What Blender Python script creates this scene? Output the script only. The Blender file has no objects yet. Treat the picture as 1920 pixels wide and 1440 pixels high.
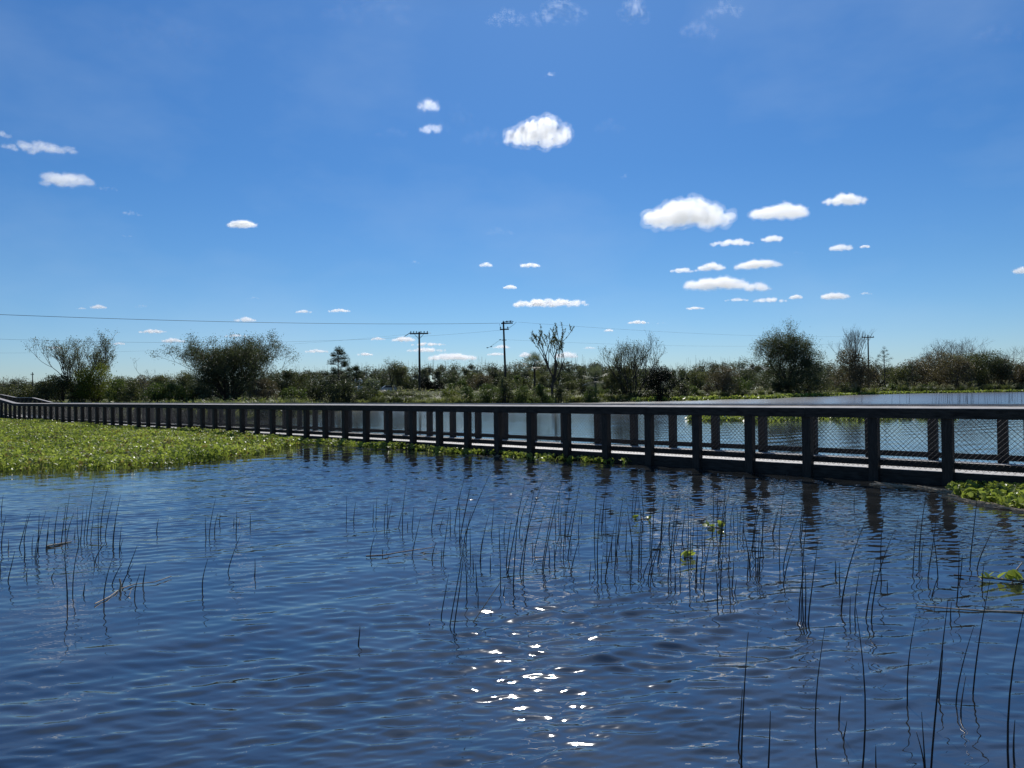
import bpy, math, random
import numpy as np
from mathutils import Vector, Matrix
rng = np.random.default_rng(7)
R = random.Random(11)
sc = bpy.context.scene
C = sc.collection

# ------------------------------------------------------------------ camera
F = 1400.0                      # focal length in pixels of a 1920 wide frame
CAMZ = 1.72
PITCH, ROLL = math.radians(0.634), math.radians(-0.70)
cam_d = bpy.data.cameras.new('camera')
cam_d.sensor_width = 36.0
cam_d.lens = 36.0 * F / 1920.0
cam_d.clip_start = 0.1
cam_d.clip_end = 120000.0
cam = bpy.data.objects.new('camera', cam_d)
CM = Matrix.Rotation(math.pi / 2 + PITCH, 4, 'X') @ Matrix.Rotation(ROLL, 4, 'Z')
cam.matrix_world = Matrix.Translation((0, 0, CAMZ)) @ CM
C.objects.link(cam)
sc.camera = cam

# ------------------------------------------------------------------ sky and sun
SUN_EL, SUN_AZ = math.radians(43.0), math.radians(3.0)
w = bpy.data.worlds.new('World')
sc.world = w
w.use_nodes = True
nt = w.node_tree
nt.nodes.clear()
sky = nt.nodes.new('ShaderNodeTexSky')
sky.sky_type = 'NISHITA'
sky.sun_disc = False
sky.sun_elevation = SUN_EL
sky.sun_rotation = SUN_AZ
sky.altitude = 0
sky.air_density = 1.0
sky.dust_density = 0.15
sky.ozone_density = 3.0
hs = nt.nodes.new('ShaderNodeHueSaturation')
hs.inputs['Saturation'].default_value = 1.12
hs.inputs['Hue'].default_value = 0.5
bg = nt.nodes.new('ShaderNodeBackground')
bg.inputs['Strength'].default_value = 0.102
wo = nt.nodes.new('ShaderNodeOutputWorld')
nt.links.new(sky.outputs[0], hs.inputs['Color'])
# tinted sky: pale blue at the horizon, greyed overhead to grey the water's reflections
tcw = nt.nodes.new('ShaderNodeTexCoord'); spw = nt.nodes.new('ShaderNodeSeparateXYZ')
nt.links.new(tcw.outputs['Generated'], spw.inputs[0])
rw = nt.nodes.new('ShaderNodeValToRGB')
els = [(0.0, (.50, .63, .86)), (.046, (.49, .645, .87)), (.10, (.44, .63, .845)), (.155, (.405, .615, .82)), (.287, (.365, .61, .84)), (.455, (.43, .68, .91)), (.65, (.46, .57, .66)), (1.0, (.46, .56, .63))]
for i_, (p_, c_) in enumerate(els):
    if i_ == 0: e_ = rw.color_ramp.elements[0]; e_.position = p_
    elif i_ == len(els) - 1: e_ = rw.color_ramp.elements[-1]; e_.position = p_
    else: e_ = rw.color_ramp.elements.new(p_)
    e_.color = (*c_, 1)
nt.links.new(spw.outputs[2], rw.inputs[0])
mw = nt.nodes.new('ShaderNodeMix'); mw.data_type = 'RGBA'; mw.blend_type = 'MULTIPLY'; mw.inputs[0].default_value = 1.0
nt.links.new(hs.outputs[0], mw.inputs[6]); nt.links.new(rw.outputs[0], mw.inputs[7])
# faint uneven veil of high moisture
vn = nt.nodes.new('ShaderNodeTexNoise'); vn.inputs['Scale'].default_value = 3.0; vn.inputs['Detail'].default_value = 5; vn.inputs['Roughness'].default_value = .55
vm_ = nt.nodes.new('ShaderNodeMapping'); vm_.inputs['Scale'].default_value = (1, 1, 2.2)
nt.links.new(tcw.outputs['Generated'], vm_.inputs[0]); nt.links.new(vm_.outputs[0], vn.inputs['Vector'])
vr = nt.nodes.new('ShaderNodeMapRange'); vr.inputs[1].default_value = .48; vr.inputs[2].default_value = .78; vr.inputs[3].default_value = 0; vr.inputs[4].default_value = .16
nt.links.new(vn.outputs[0], vr.inputs[0])
vx = nt.nodes.new('ShaderNodeMix'); vx.data_type = 'RGBA'; nt.links.new(vr.outputs[0], vx.inputs[0])
nt.links.new(mw.outputs[2], vx.inputs[6]); vx.inputs[7].default_value = (5.2, 6.6, 8.2, 1)
nt.links.new(vx.outputs[2], bg.inputs['Color'])
nt.links.new(bg.outputs[0], wo.inputs['Surface'])

SUND = Vector((math.sin(SUN_AZ) * math.cos(SUN_EL), math.cos(SUN_AZ) * math.cos(SUN_EL), math.sin(SUN_EL)))
sl = bpy.data.lights.new('sun', 'SUN')
sl.energy = 4.0
sl.angle = math.radians(0.53)
sl.color = (1.0, 0.96, 0.9)
so = bpy.data.objects.new('sun', sl)
so.rotation_euler = SUND.to_track_quat('Z', 'Y').to_euler()
C.objects.link(so)

sc.view_settings.view_transform = 'Standard'
sc.view_settings.look = 'None'
sc.view_settings.exposure = 0.0
sc.view_settings.gamma = 1.0
sc.cycles.volume_bounces = 14
sc.cycles.max_bounces = 12
sc.cycles.transparent_max_bounces = 8

# ------------------------------------------------------------------ helpers
def ray(x, y):
    d = CM.to_3x3() @ Vector(((x - 960) / F, -(y - 720) / F, -1.0))
    return d
def gp(x, y, z=0.0):
    """photo pixel -> point on the level plane z"""
    d = ray(x, y); t = (z - CAMZ) / d.z
    return Vector((d.x * t, d.y * t, z))
def at(x, y, D):
    """photo pixel -> point at depth D"""
    d = ray(x, y); t = D / d.y
    return Vector((d.x * t, D, CAMZ + d.z * t))

class MB:
    def __init__(s):
        s.v = []; s.n = 0; s.loops = []; s.tot = []
    def add(s, verts, faces, k):
        """verts (N,3); faces (M,k) int"""
        verts = np.asarray(verts, dtype=np.float64).reshape(-1, 3)
        faces = np.asarray(faces, dtype=np.int64).reshape(-1, k)
        s.v.append(verts); s.loops.append((faces + s.n).ravel()); s.tot.append(np.full(len(faces), k))
        s.n += len(verts)
    def box(s, c, x, y, z):
        """centre and three half-axis vectors"""
        c, x, y, z = [np.array(q, float) for q in (c, x, y, z)]
        vs = [c + a * x + b * y + d * z for d in (-1, 1) for b in (-1, 1) for a in (-1, 1)]
        s.add(vs, [[0, 2, 3, 1], [4, 5, 7, 6], [0, 1, 5, 4], [2, 6, 7, 3], [0, 4, 6, 2], [1, 3, 7, 5]], 4)
    def abox(s, x0, x1, y0, y1, z0, z1):
        s.box(((x0 + x1) / 2, (y0 + y1) / 2, (z0 + z1) / 2), ((x1 - x0) / 2, 0, 0), (0, (y1 - y0) / 2, 0), (0, 0, (z1 - z0) / 2))
    def tube(s, pts, rad, k=5, cap=True):
        pts = np.asarray(pts, float); n = len(pts)
        rad = np.broadcast_to(np.asarray(rad, float), (n,))
        t = np.gradient(pts, axis=0)
        t /= np.linalg.norm(t, axis=1)[:, None] + 1e-12
        ref = np.array([0.0, 0, 1]) if abs(t[0][2]) < 0.9 else np.array([1.0, 0, 0])
        a = np.cross(t, ref); a /= np.linalg.norm(a, axis=1)[:, None] + 1e-12
        b = np.cross(t, a)
        th = np.arange(k) * 2 * math.pi / k
        ring = pts[:, None, :] + rad[:, None, None] * (np.cos(th)[None, :, None] * a[:, None, :] + np.sin(th)[None, :, None] * b[:, None, :])
        i = np.arange(n - 1)[:, None] * k; j = np.arange(k)[None, :]; j2 = (j + 1) % k
        f = np.stack([i + j, i + k + j, i + k + j2, i + j2], -1).reshape(-1, 4)
        s.add(ring.reshape(-1, 3), f, 4)
        if cap:
            for e in (0, n - 1):
                q = ring[e]
                s.add(q, [list(range(k))], k)
    def build(s, name, mat, parent=None, smooth=False, label=None):
        me = bpy.data.meshes.new(name)
        if s.n:
            v = np.concatenate(s.v); l = np.concatenate(s.loops); tt = np.concatenate(s.tot)
            me.vertices.add(len(v)); me.vertices.foreach_set('co', v.astype(np.float32).ravel())
            me.loops.add(len(l)); me.loops.foreach_set('vertex_index', l.astype(np.int32))
            me.polygons.add(len(tt))
            st = np.concatenate([[0], np.cumsum(tt)[:-1]])
            me.polygons.foreach_set('loop_start', st.astype(np.int32))
            me.polygons.foreach_set('loop_total', tt.astype(np.int32))
            me.polygons.foreach_set('use_smooth', np.full(len(tt), bool(smooth)))
            me.update(calc_edges=True); me.validate()
        me.materials.append(mat)
        o = bpy.data.objects.new(name, me); C.objects.link(o)
        if parent is not None:
            o.parent = parent
        if label: o['label'] = label
        return o

def tag(o, label=None, cat=None, group=None, kind=None):
    if label: o['label'] = label
    if cat: o['category'] = cat
    if group: o['group'] = group
    if kind: o['kind'] = kind
    return o
def thing(name, label, cat, loc=(0, 0, 0), group=None):
    o = bpy.data.objects.new(name, None); C.objects.link(o)
    o.location = loc; o.empty_display_size = 0.2
    return tag(o, label, cat, group)

# ------------------------------------------------------------------ materials
def newmat(name):
    m = bpy.data.materials.new(name); m.use_nodes = True
    n = m.node_tree; n.nodes.clear()
    out = n.nodes.new('ShaderNodeOutputMaterial')
    return m, n, out
def leafmat(name, c0, c1, trans=0.35, rough=0.5, spec=0.3, c2=None, tint=1.25):
    m, n, out = newmat(name)
    geo = n.nodes.new('ShaderNodeNewGeometry')
    cr = n.nodes.new('ShaderNodeValToRGB')
    cr.color_ramp.elements[0].color = (*c0, 1); cr.color_ramp.elements[1].color = (*c1, 1)
    if c2:
        cr.color_ramp.elements[1].position = 0.8
        e = cr.color_ramp.elements.new(0.97); e.color = (*c2, 1)
    tc = n.nodes.new('ShaderNodeTexCoord')
    no = n.nodes.new('ShaderNodeTexNoise'); no.inputs['Scale'].default_value = 0.55; no.inputs['Detail'].default_value = 2
    n.links.new(tc.outputs['Object'], no.inputs['Vector'])
    mx = n.nodes.new('ShaderNodeMath'); mx.operation = 'MULTIPLY_ADD'
    mx.inputs[1].default_value = 0.55; mx.inputs[2].default_value = 0.0
    n.links.new(geo.outputs['Random Per Island'], mx.inputs[0])
    ad = n.nodes.new('ShaderNodeMath'); ad.operation = 'MULTIPLY_ADD'; ad.inputs[1].default_value = 1.5; ad.inputs[2].default_value = -0.53
    n.links.new(no.outputs[0], ad.inputs[0])
    s = n.nodes.new('ShaderNodeMath'); s.operation = 'ADD'; s.use_clamp = True
    n.links.new(mx.outputs[0], s.inputs[0]); n.links.new(ad.outputs[0], s.inputs[1])
    n.links.new(s.outputs[0], cr.inputs[0])
    p = n.nodes.new('ShaderNodeBsdfPrincipled')
    p.inputs['Roughness'].default_value = rough; p.inputs['Specular IOR Level'].default_value = spec
    n.links.new(cr.outputs[0], p.inputs['Base Color'])
    t = n.nodes.new('ShaderNodeBsdfTranslucent')
    mt = n.nodes.new('ShaderNodeMix'); mt.data_type = 'RGBA'; mt.blend_type = 'MULTIPLY'; mt.inputs[0].default_value = 1
    n.links.new(cr.outputs[0], mt.inputs[6]); mt.inputs[7].default_value = (tint, tint * 1.05, tint * 0.6, 1)
    n.links.new(mt.outputs[2], t.inputs['Color'])
    mi = n.nodes.new('ShaderNodeMixShader'); mi.inputs[0].default_value = trans
    n.links.new(p.outputs[0], mi.inputs[1]); n.links.new(t.outputs[0], mi.inputs[2])
    n.links.new(mi.outputs[0], out.inputs['Surface'])
    return m
def roughmat(name, c0, c1, scale=6, rough=0.8, spec=0.2, stretch=(1, 1, 1), bump=0.3, detail=6, dist=0.01):
    m, n, out = newmat(name)
    tc = n.nodes.new('ShaderNodeTexCoord'); mp = n.nodes.new('ShaderNodeMapping')
    mp.inputs['Scale'].default_value = stretch
    no = n.nodes.new('ShaderNodeTexNoise'); no.inputs['Scale'].default_value = scale; no.inputs['Detail'].default_value = detail
    cr = n.nodes.new('ShaderNodeValToRGB')
    cr.color_ramp.elements[0].position = 0.3; cr.color_ramp.elements[1].position = 0.7
    cr.color_ramp.elements[0].color = (*c0, 1); cr.color_ramp.elements[1].color = (*c1, 1)
    p = n.nodes.new('ShaderNodeBsdfPrincipled')
    p.inputs['Roughness'].default_value = rough; p.inputs['Specular IOR Level'].default_value = spec
    b = n.nodes.new('ShaderNodeBump'); b.inputs['Strength'].default_value = bump; b.inputs['Distance'].default_value = dist
    L = n.links.new
    L(tc.outputs['Object'], mp.inputs[0]); L(mp.outputs[0], no.inputs['Vector']); L(no.outputs[0], cr.inputs[0])
    L(cr.outputs[0], p.inputs['Base Color']); L(no.outputs[0], b.inputs['Height']); L(b.outputs[0], p.inputs['Normal'])
    L(p.outputs[0], out.inputs['Surface'])
    return m

M = {}
M['post'] = roughmat('dark_weathered_timber', (.018, .015, .013), (.052, .044, .037), 9, .7, .25, (6, 6, .6), .5)
M['rail'] = roughmat('rail_timber', (.018, .015, .013), (.056, .048, .041), 5, .85, .25, (1, 1, 5), .4)
M['cap'] = roughmat('grey_cap_timber', (.42, .40, .38), (.58, .55, .52), 5, .95, .1, (1, 1, 3), .3)
M['deck'] = roughmat('grey_deck_boards', (.50, .48, .45), (.68, .65, .61), 4, .6, .35, (1, 1, 1), .3)
M['wire'] = roughmat('dark_mesh_wire', (.03, .03, .03), (.05, .05, .05), 20, .5, .4)
M['bark'] = roughmat('bark', (.045, .036, .028), (.11, .09, .07), 8, .9, .1, (1, 1, .3))
M['palebark'] = roughmat('pale_bark', (.14, .12, .10), (.26, .23, .19), 8, .9, .1, (1, 1, .3))
M['pole'] = roughmat('pole_wood', (.04, .035, .03), (.075, .065, .055), 4, .85, .1, (4, 4, .4))
M['metal'] = roughmat('dark_hardware', (.05, .05, .055), (.09, .09, .09), 10, .5, .5)
M['cable'] = roughmat('cable', (.10, .10, .11), (.14, .14, .15), 3, .6, .3)
M['rush'] = roughmat('rush_stem', (.006, .006, .006), (.020, .014, .011), 14, .45, .4, (1, 1, .3), .1)
M['straw'] = roughmat('dead_reed', (.22, .16, .10), (.50, .42, .30), 30, .6, .3)
M['twig'] = roughmat('wet_twig', (.05, .035, .028), (.13, .10, .08), 20, .5, .4)
M['leaf_dark'] = leafmat('leaf_dark', (.030, .040, .023), (.115, .130, .070), .40)
M['leaf_olive'] = leafmat('leaf_olive', (.045, .055, .028), (.170, .175, .090), .44)
M['leaf_green'] = leafmat('leaf_green', (.042, .066, .024), (.14, .180, .055), .45)
M['leaf_yellow'] = leafmat('leaf_yellow', (.09, .11, .025), (.22, .24, .05), .45)
M['leaf_brown'] = leafmat('leaf_brown', (.060, .048, .034), (.200, .165, .110), .35)
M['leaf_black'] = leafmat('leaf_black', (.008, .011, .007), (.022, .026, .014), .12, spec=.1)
M['leaf_pale'] = leafmat('leaf_pale', (.08, .10, .06), (.26, .28, .20), .35, .4, .5)
M['needle'] = leafmat('pine_needle', (.022, .034, .018), (.060, .080, .035), .25)
M['grass'] = leafmat('tuft_grass', (.08, .10, .035), (.26, .275, .12), .45, .5, .35, (.38, .36, .24))
M['grass_dark'] = leafmat('dark_tuft_grass', (.032, .044, .020), (.125, .145, .060), .35, .5, .3, (.20, .20, .12))
M['plume'] = leafmat('seed_plume', (.30, .27, .20), (.52, .48, .38), .5)
M['hyacinth'] = leafmat('hyacinth_leaf', (.120, .165, .034), (.38, .43, .11), .48, .36, .35, (.46, .46, .26))
M['yellowed'] = leafmat('yellowed_leaf', (.10, .075, .03), (.34, .28, .11), .4, .6, .2)
M['foam'] = leafmat('dead_plants', (.35, .31, .22), (.62, .58, .46), .2)
WS, WC, WRF, WIOR = .180, .0012, .25, 2.8      # ripple slope, fine ripple height, far gloss, water index
CG, CDENS = .6, 1.8                        # cloud scattering
VX = (-531 - 960) / F
_n = math.hypot(VX, 1)
BD = np.array([VX / _n, 1 / _n, 0]); BN = np.array([1 / _n, -VX / _n, 0])
# ------------------------------------------------------------------ ground and water
SX = [-3000, 0, 300, 480, 560, 640, 900, 1100, 1300, 1440, 1570, 1680, 1920, 4000]
SD = [56, 56, 51, 51, 60, 76, 98, 112, 126, 138, 180, 208, 222, 240]
HX = [-3000, 300, 700, 1000, 1350, 1600, 4000]
HH = [0.9, 1.0, 1.9, 2.1, 1.5, 0.9, 0.9]
def wob(x, y):
    return (np.sin(x * .21 + 1.3 * np.sin(y * .13)) + np.sin(y * .17 + x * .05 + 2) + .5 * np.sin(x * .71 + y * .5)) / 2.5
def ground_z(X, Y):
    X = np.asarray(X, float); Y = np.asarray(Y, float)
    Yc = np.maximum(Y, 1.0)
    px = np.where(Y > 1, 960 + F * X / Yc, np.where(X > 0, 4000, -3000))
    px = np.clip(px, -3000, 4000)
    rs = np.interp(px, SX, SD)
    # depth measure: Y in the view wedge, range outside it
    dep = np.where((px > -2900) & (px < 3900), Yc, np.hypot(X, Y) * .8)
    t = dep - rs - wob(X, Y) * 1.5
    top = np.interp(px, HX, HH)
    up = np.clip((t + 1.0) / 5.0, 0, 1); up2 = np.clip((t - 4) / 26.0, 0, 1)
    z = -0.9 + up * up * (3 - 2 * up) * 1.25 + up2 * up2 * (3 - 2 * up2) * (top - .35)
    return z + np.where(t > 2, .12 * wob(X * 1.7, Y * 1.3), 0)

def grid_obj(name, zf, radii, nth, mat):
    th = np.linspace(0, 2 * math.pi, nth, endpoint=False)
    # denser rays ahead
    th = th + 0.62 * np.sin(2 * (th - math.pi / 2)) * 0.5 * 0 
    X = radii[:, None] * np.cos(th)[None, :]; Y = radii[:, None] * np.sin(th)[None, :]
    Z = zf(X, Y)
    n, k = X.shape
    v = np.stack([X, Y, Z], -1).reshape(-1, 3)
    i = np.arange(n - 1)[:, None] * k; j = np.arange(k)[None, :]; j2 = (j + 1) % k
    f = np.stack([i + j, i + k + j, i + k + j2, i + j2], -1).reshape(-1, 4)
    mb = MB(); mb.add(v, f, 4)
    c = np.array([[0, 0, float(zf(np.array(0.01), np.array(0.01)))]])
    mb.add(np.concatenate([v[:k], c]), [[a, (a + 1) % k, k] for a in range(k)], 3)
    return mb.build(name, mat, smooth=True)

m, n, out = newmat('bank_ground')
L = n.links.new
tc = n.nodes.new('ShaderNodeTexCoord')
n1 = n.nodes.new('ShaderNodeTexNoise'); n1.inputs['Scale'].default_value = .25; n1.inputs['Detail'].default_value = 8
n2 = n.nodes.new('ShaderNodeTexNoise'); n2.inputs['Scale'].default_value = 3; n2.inputs['Detail'].default_value = 6
L(tc.outputs['Object'], n1.inputs['Vector']); L(tc.outputs['Object'], n2.inputs['Vector'])
cr = n.nodes.new('ShaderNodeValToRGB')
for pos, col in ((.35, (.05, .065, .022)), (.5, (.11, .145, .04)), (.65, (.17, .165, .075))):
    if pos == .35: e = cr.color_ramp.elements[0]; e.position = pos
    elif pos == .65: e = cr.color_ramp.elements[1]; e.position = pos
    else: e = cr.color_ramp.elements.new(pos)
    e.color = (*col, 1)
ad = n.nodes.new('ShaderNodeMath'); ad.operation = 'MULTIPLY_ADD'; ad.inputs[1].default_value = .4; 
ad2 = n.nodes.new('ShaderNodeMath'); ad2.operation = 'MULTIPLY'; ad2.inputs[1].default_value = .6
L(n1.outputs[0], ad2.inputs[0]); L(n2.outputs[0], ad.inputs[0]); L(ad2.outputs[0], ad.inputs[2]); L(ad.outputs[0], cr.inputs[0])
p = n.nodes.new('ShaderNodeBsdfPrincipled'); p.inputs['Roughness'].default_value = .95; p.inputs['Specular IOR Level'].default_value = .1
b = n.nodes.new('ShaderNodeBump'); b.inputs['Distance'].default_value = .3; b.inputs['Strength'].default_value = .7
L(n2.outputs[0], b.inputs['Height']); L(b.outputs[0], p.inputs['Normal']); L(cr.outputs[0], p.inputs['Base Color']); L(p.outputs[0], out.inputs['Surface'])
M['ground'] = m
rad = np.concatenate([np.arange(4, 60, 4.0), np.arange(60, 300, 1.6), np.geomspace(300, 9000, 26)])
tag(grid_obj('ground', ground_z, rad, 900, M['ground']), kind='structure')

# water: a level sheet with wind ripples
m, n, out = newmat('lake_water')
L = n.links.new
tc = n.nodes.new('ShaderNodeTexCoord')
def wnoise(scale, rot, detail, amp, dist=0.0, rough=.5):
    mp = n.nodes.new('ShaderNodeMapping'); mp.inputs['Scale'].default_value = (*scale, 1); mp.inputs['Rotation'].default_value = (0, 0, math.radians(rot))
    no = n.nodes.new('ShaderNodeTexNoise'); no.inputs['Scale'].default_value = 1; no.inputs['Detail'].default_value = detail
    no.inputs['Distortion'].default_value = dist; no.inputs['Roughness'].default_value = rough
    rt = n.nodes.new('ShaderNodeMapping'); rt.inputs['Rotation'].default_value = (0, 0, math.radians(rot)); mp.inputs['Rotation'].default_value = (0, 0, 0)
    L(tc.outputs['Object'], rt.inputs[0]); L(rt.outputs[0], mp.inputs[0]); L(mp.outputs[0], no.inputs['Vector'])
    mu = n.nodes.new('ShaderNodeMath'); mu.operation = 'MULTIPLY'; mu.inputs[1].default_value = amp
    L(no.outputs[0], mu.inputs[0]); return mu.outputs[0]
def madd(a, b_):
    q = n.nodes.new('ShaderNodeMath'); q.operation = 'ADD'; L(a, q.inputs[0]); L(b_, q.inputs[1]); return q.outputs[0]
def mmul(a, b_):
    q = n.nodes.new('ShaderNodeMath'); q.operation = 'MULTIPLY'; L(a, q.inputs[0])
    if isinstance(b_, float): q.inputs[1].default_value = b_
    else: L(b_, q.inputs[1])
    return q.outputs[0]
fine = wnoise((9, 16), 8, 2, WC)
b = n.nodes.new('ShaderNodeBump'); b.inputs['Distance'].default_value = 1.0; b.inputs['Strength'].default_value = 1.0
L(fine, b.inputs['Height'])
# ripples too small to model far off become gloss roughness
ln_ = n.nodes.new('ShaderNodeVectorMath'); ln_.operation = 'LENGTH'; L(tc.outputs['Object'], ln_.inputs[0])
rr_ = n.nodes.new('ShaderNodeMapRange'); rr_.inputs[1].default_value = 14; rr_.inputs[2].default_value = 110; rr_.inputs[3].default_value = .03; rr_.inputs[4].default_value = WRF
L(ln_.outputs['Value'], rr_.inputs[0])
wc = n.nodes.new('ShaderNodeTexNoise'); wc.inputs['Scale'].default_value = 1.6; wc.inputs['Detail'].default_value = 4
L(tc.outputs['Object'], wc.inputs['Vector'])
wr = n.nodes.new('ShaderNodeValToRGB')
wr.color_ramp.elements[0].position = .4; wr.color_ramp.elements[0].color = (.014, .015, .015, 1)
wr.color_ramp.elements[1].position = .6; wr.color_ramp.elements[1].color = (.030, .031, .030, 1)
L(wc.outputs[0], wr.inputs[0])
p = n.nodes.new('ShaderNodeBsdfPrincipled'); p.inputs['Roughness'].default_value = .025; p.inputs['IOR'].default_value = WIOR; L(rr_.outputs[0], p.inputs['Roughness'])
L(wr.outputs[0], p.inputs['Base Color']); L(b.outputs[0], p.inputs['Normal']); L(p.outputs[0], out.inputs['Surface'])
M['water'] = m
# the sheet itself carries the wind ripples as real waves, finest near the shore where one stands
rad = [2.0]
while rad[-1] < 60: rad.append(rad[-1] + min(max(.0009 * rad[-1] ** 2, .0075), .034 if rad[-1] < 20 else .0028 * rad[-1]))
rad = np.concatenate([[.3, .8, 1.3, 1.7], rad, np.geomspace(64, 420, 10)])
half = math.radians(47)
ths = np.concatenate([np.linspace(math.pi / 2 - half, math.pi / 2 + half, 1350), np.linspace(math.pi / 2 + half, math.pi * 2.5 - half, 60)[1:-1]])
gx = rad[:, None] * np.cos(ths)[None]; gy = rad[:, None] * np.sin(ths)[None]
dr = np.gradient(rad)[:, None]
amp = np.clip(1.3 * (.62 + .38 * np.sin(gx * .45 + 1.3 * np.sin(gy * .3 + 1)) * np.sin(gy * .37 + gx * .12)), .35, 1.5)
near = np.clip((gy - .30 * np.maximum(gx, -2) - 2.5) / 3.4, 0, 1); amp = amp * (.30 + .70 * near * near * (3 - 2 * near))
nb_ = gx * BN[0] + gy * BN[1]
sh = np.clip((nb_ - 14.9) / 3.5, 0, 1); amp = amp * (1 - .62 * sh)
ang = np.abs(np.arctan2(gx, gy)); amp = amp * np.clip((half - ang) / .04, 0, 1) * np.clip((58 - rad[:, None]) / 15, 0, 1)
gz = np.zeros_like(gx); wr_ = np.random.default_rng(5); NW = 64
for q in range(NW):
    lam = .034 * (.36 / .034) ** (q / (NW - 1)); dirn = math.radians(wr_.normal(0, 14) + (-14 if q % 3 else 15))
    kx, ky = math.sin(dirn) * 2 * math.pi / lam, math.cos(dirn) * 2 * math.pi / lam
    s_ = WS / math.sqrt(NW / 2) * (1.15 if .045 < lam < .2 else .6)
    wgt = np.clip(lam / dr / 2.2 - 1, 0, 1)
    gz += s_ * lam / (2 * math.pi) * wgt * np.sin(kx * gx + ky * gy + wr_.uniform(0, 6.28) + .5 * np.sin(gx * .8 + q) + .5 * np.sin(gy * .7 + q * 2))
for lam, dg_, sl_ in ((.95, -34, .030), (1.3, -30, .026), (.8, -40, .022), (1.7, 20, .014)):     # slow diagonal swell
    kx, ky = math.sin(math.radians(dg_)) * 2 * math.pi / lam, math.cos(math.radians(dg_)) * 2 * math.pi / lam
    gz += sl_ * lam / 6.283 * np.clip(lam / dr / 2.2 - 1, 0, 1) * np.sin(kx * gx + ky * gy + lam * 9 + .6 * np.sin(gx * .5 + lam * 5))
amp = amp * (1 + .35 * np.exp(-((gx - .35) / 1.6) ** 2 - ((gy - 5.3) / 1.6) ** 2))      # ripples steepened around this spot, added for more sun glitter
gz *= amp
nn, kk = gx.shape
ii = np.arange(nn - 1)[:, None] * kk; jj = np.arange(kk)[None]; j2 = (jj + 1) % kk
mb = MB(); mb.add(np.stack([gx, gy, gz], -1).reshape(-1, 3), np.stack([ii + jj, ii + kk + jj, ii + kk + j2, ii + j2], -1)[..., ::-1].reshape(-1, 4), 4)
mb.add(np.stack([gx[0], gy[0], 0 * gx[0]], -1), [list(range(kk))], kk)
tag(mb.build('water', M['water'], smooth=True), kind='structure')

# ------------------------------------------------------------------ boardwalk
P0 = np.array([(1774 - 960) / F * 13.08, 13.08, 0])
SP = 1.22; WID = 2.4; DECK = .225
def zs(s):
    return np.interp(s, [-20, 59.4, 64.6, 69.2, 76], [0, 0, .40, .42, .82])
def bp(s, off, z):
    q = P0 + s * BD + off * BN; return np.array([q[0], q[1], z + float(zs(s))])
def beam(mb, s0, s1, off0, off1, z0, z1, tilt=0.0):
    """a board along the walk between stations, offsets off0..off1, heights z0..z1; tilt lowers the off1 edge"""
    vs = []
    for s in (s0, s1):
        for z in (z0, z1):
            for o, dz in ((off0, 0), (off1, -tilt)):
                q = bp(s, o, z); q[2] += dz; vs.append(q)
    mb.add(vs, [[0, 1, 3, 2], [4, 6, 7, 5], [0, 4, 5, 1], [2, 3, 7, 6], [0, 2, 6, 4], [1, 5, 7, 3]], 4)
walk = thing('boardwalk', 'long dark timber boardwalk with wire mesh railings crossing low over the lake', 'boardwalk')
ks = list(range(-4, 62))
rest = {'p': MB(), 'm': MB()}
SN = 43                                              # stations whose posts and panels are parts of their own
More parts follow.
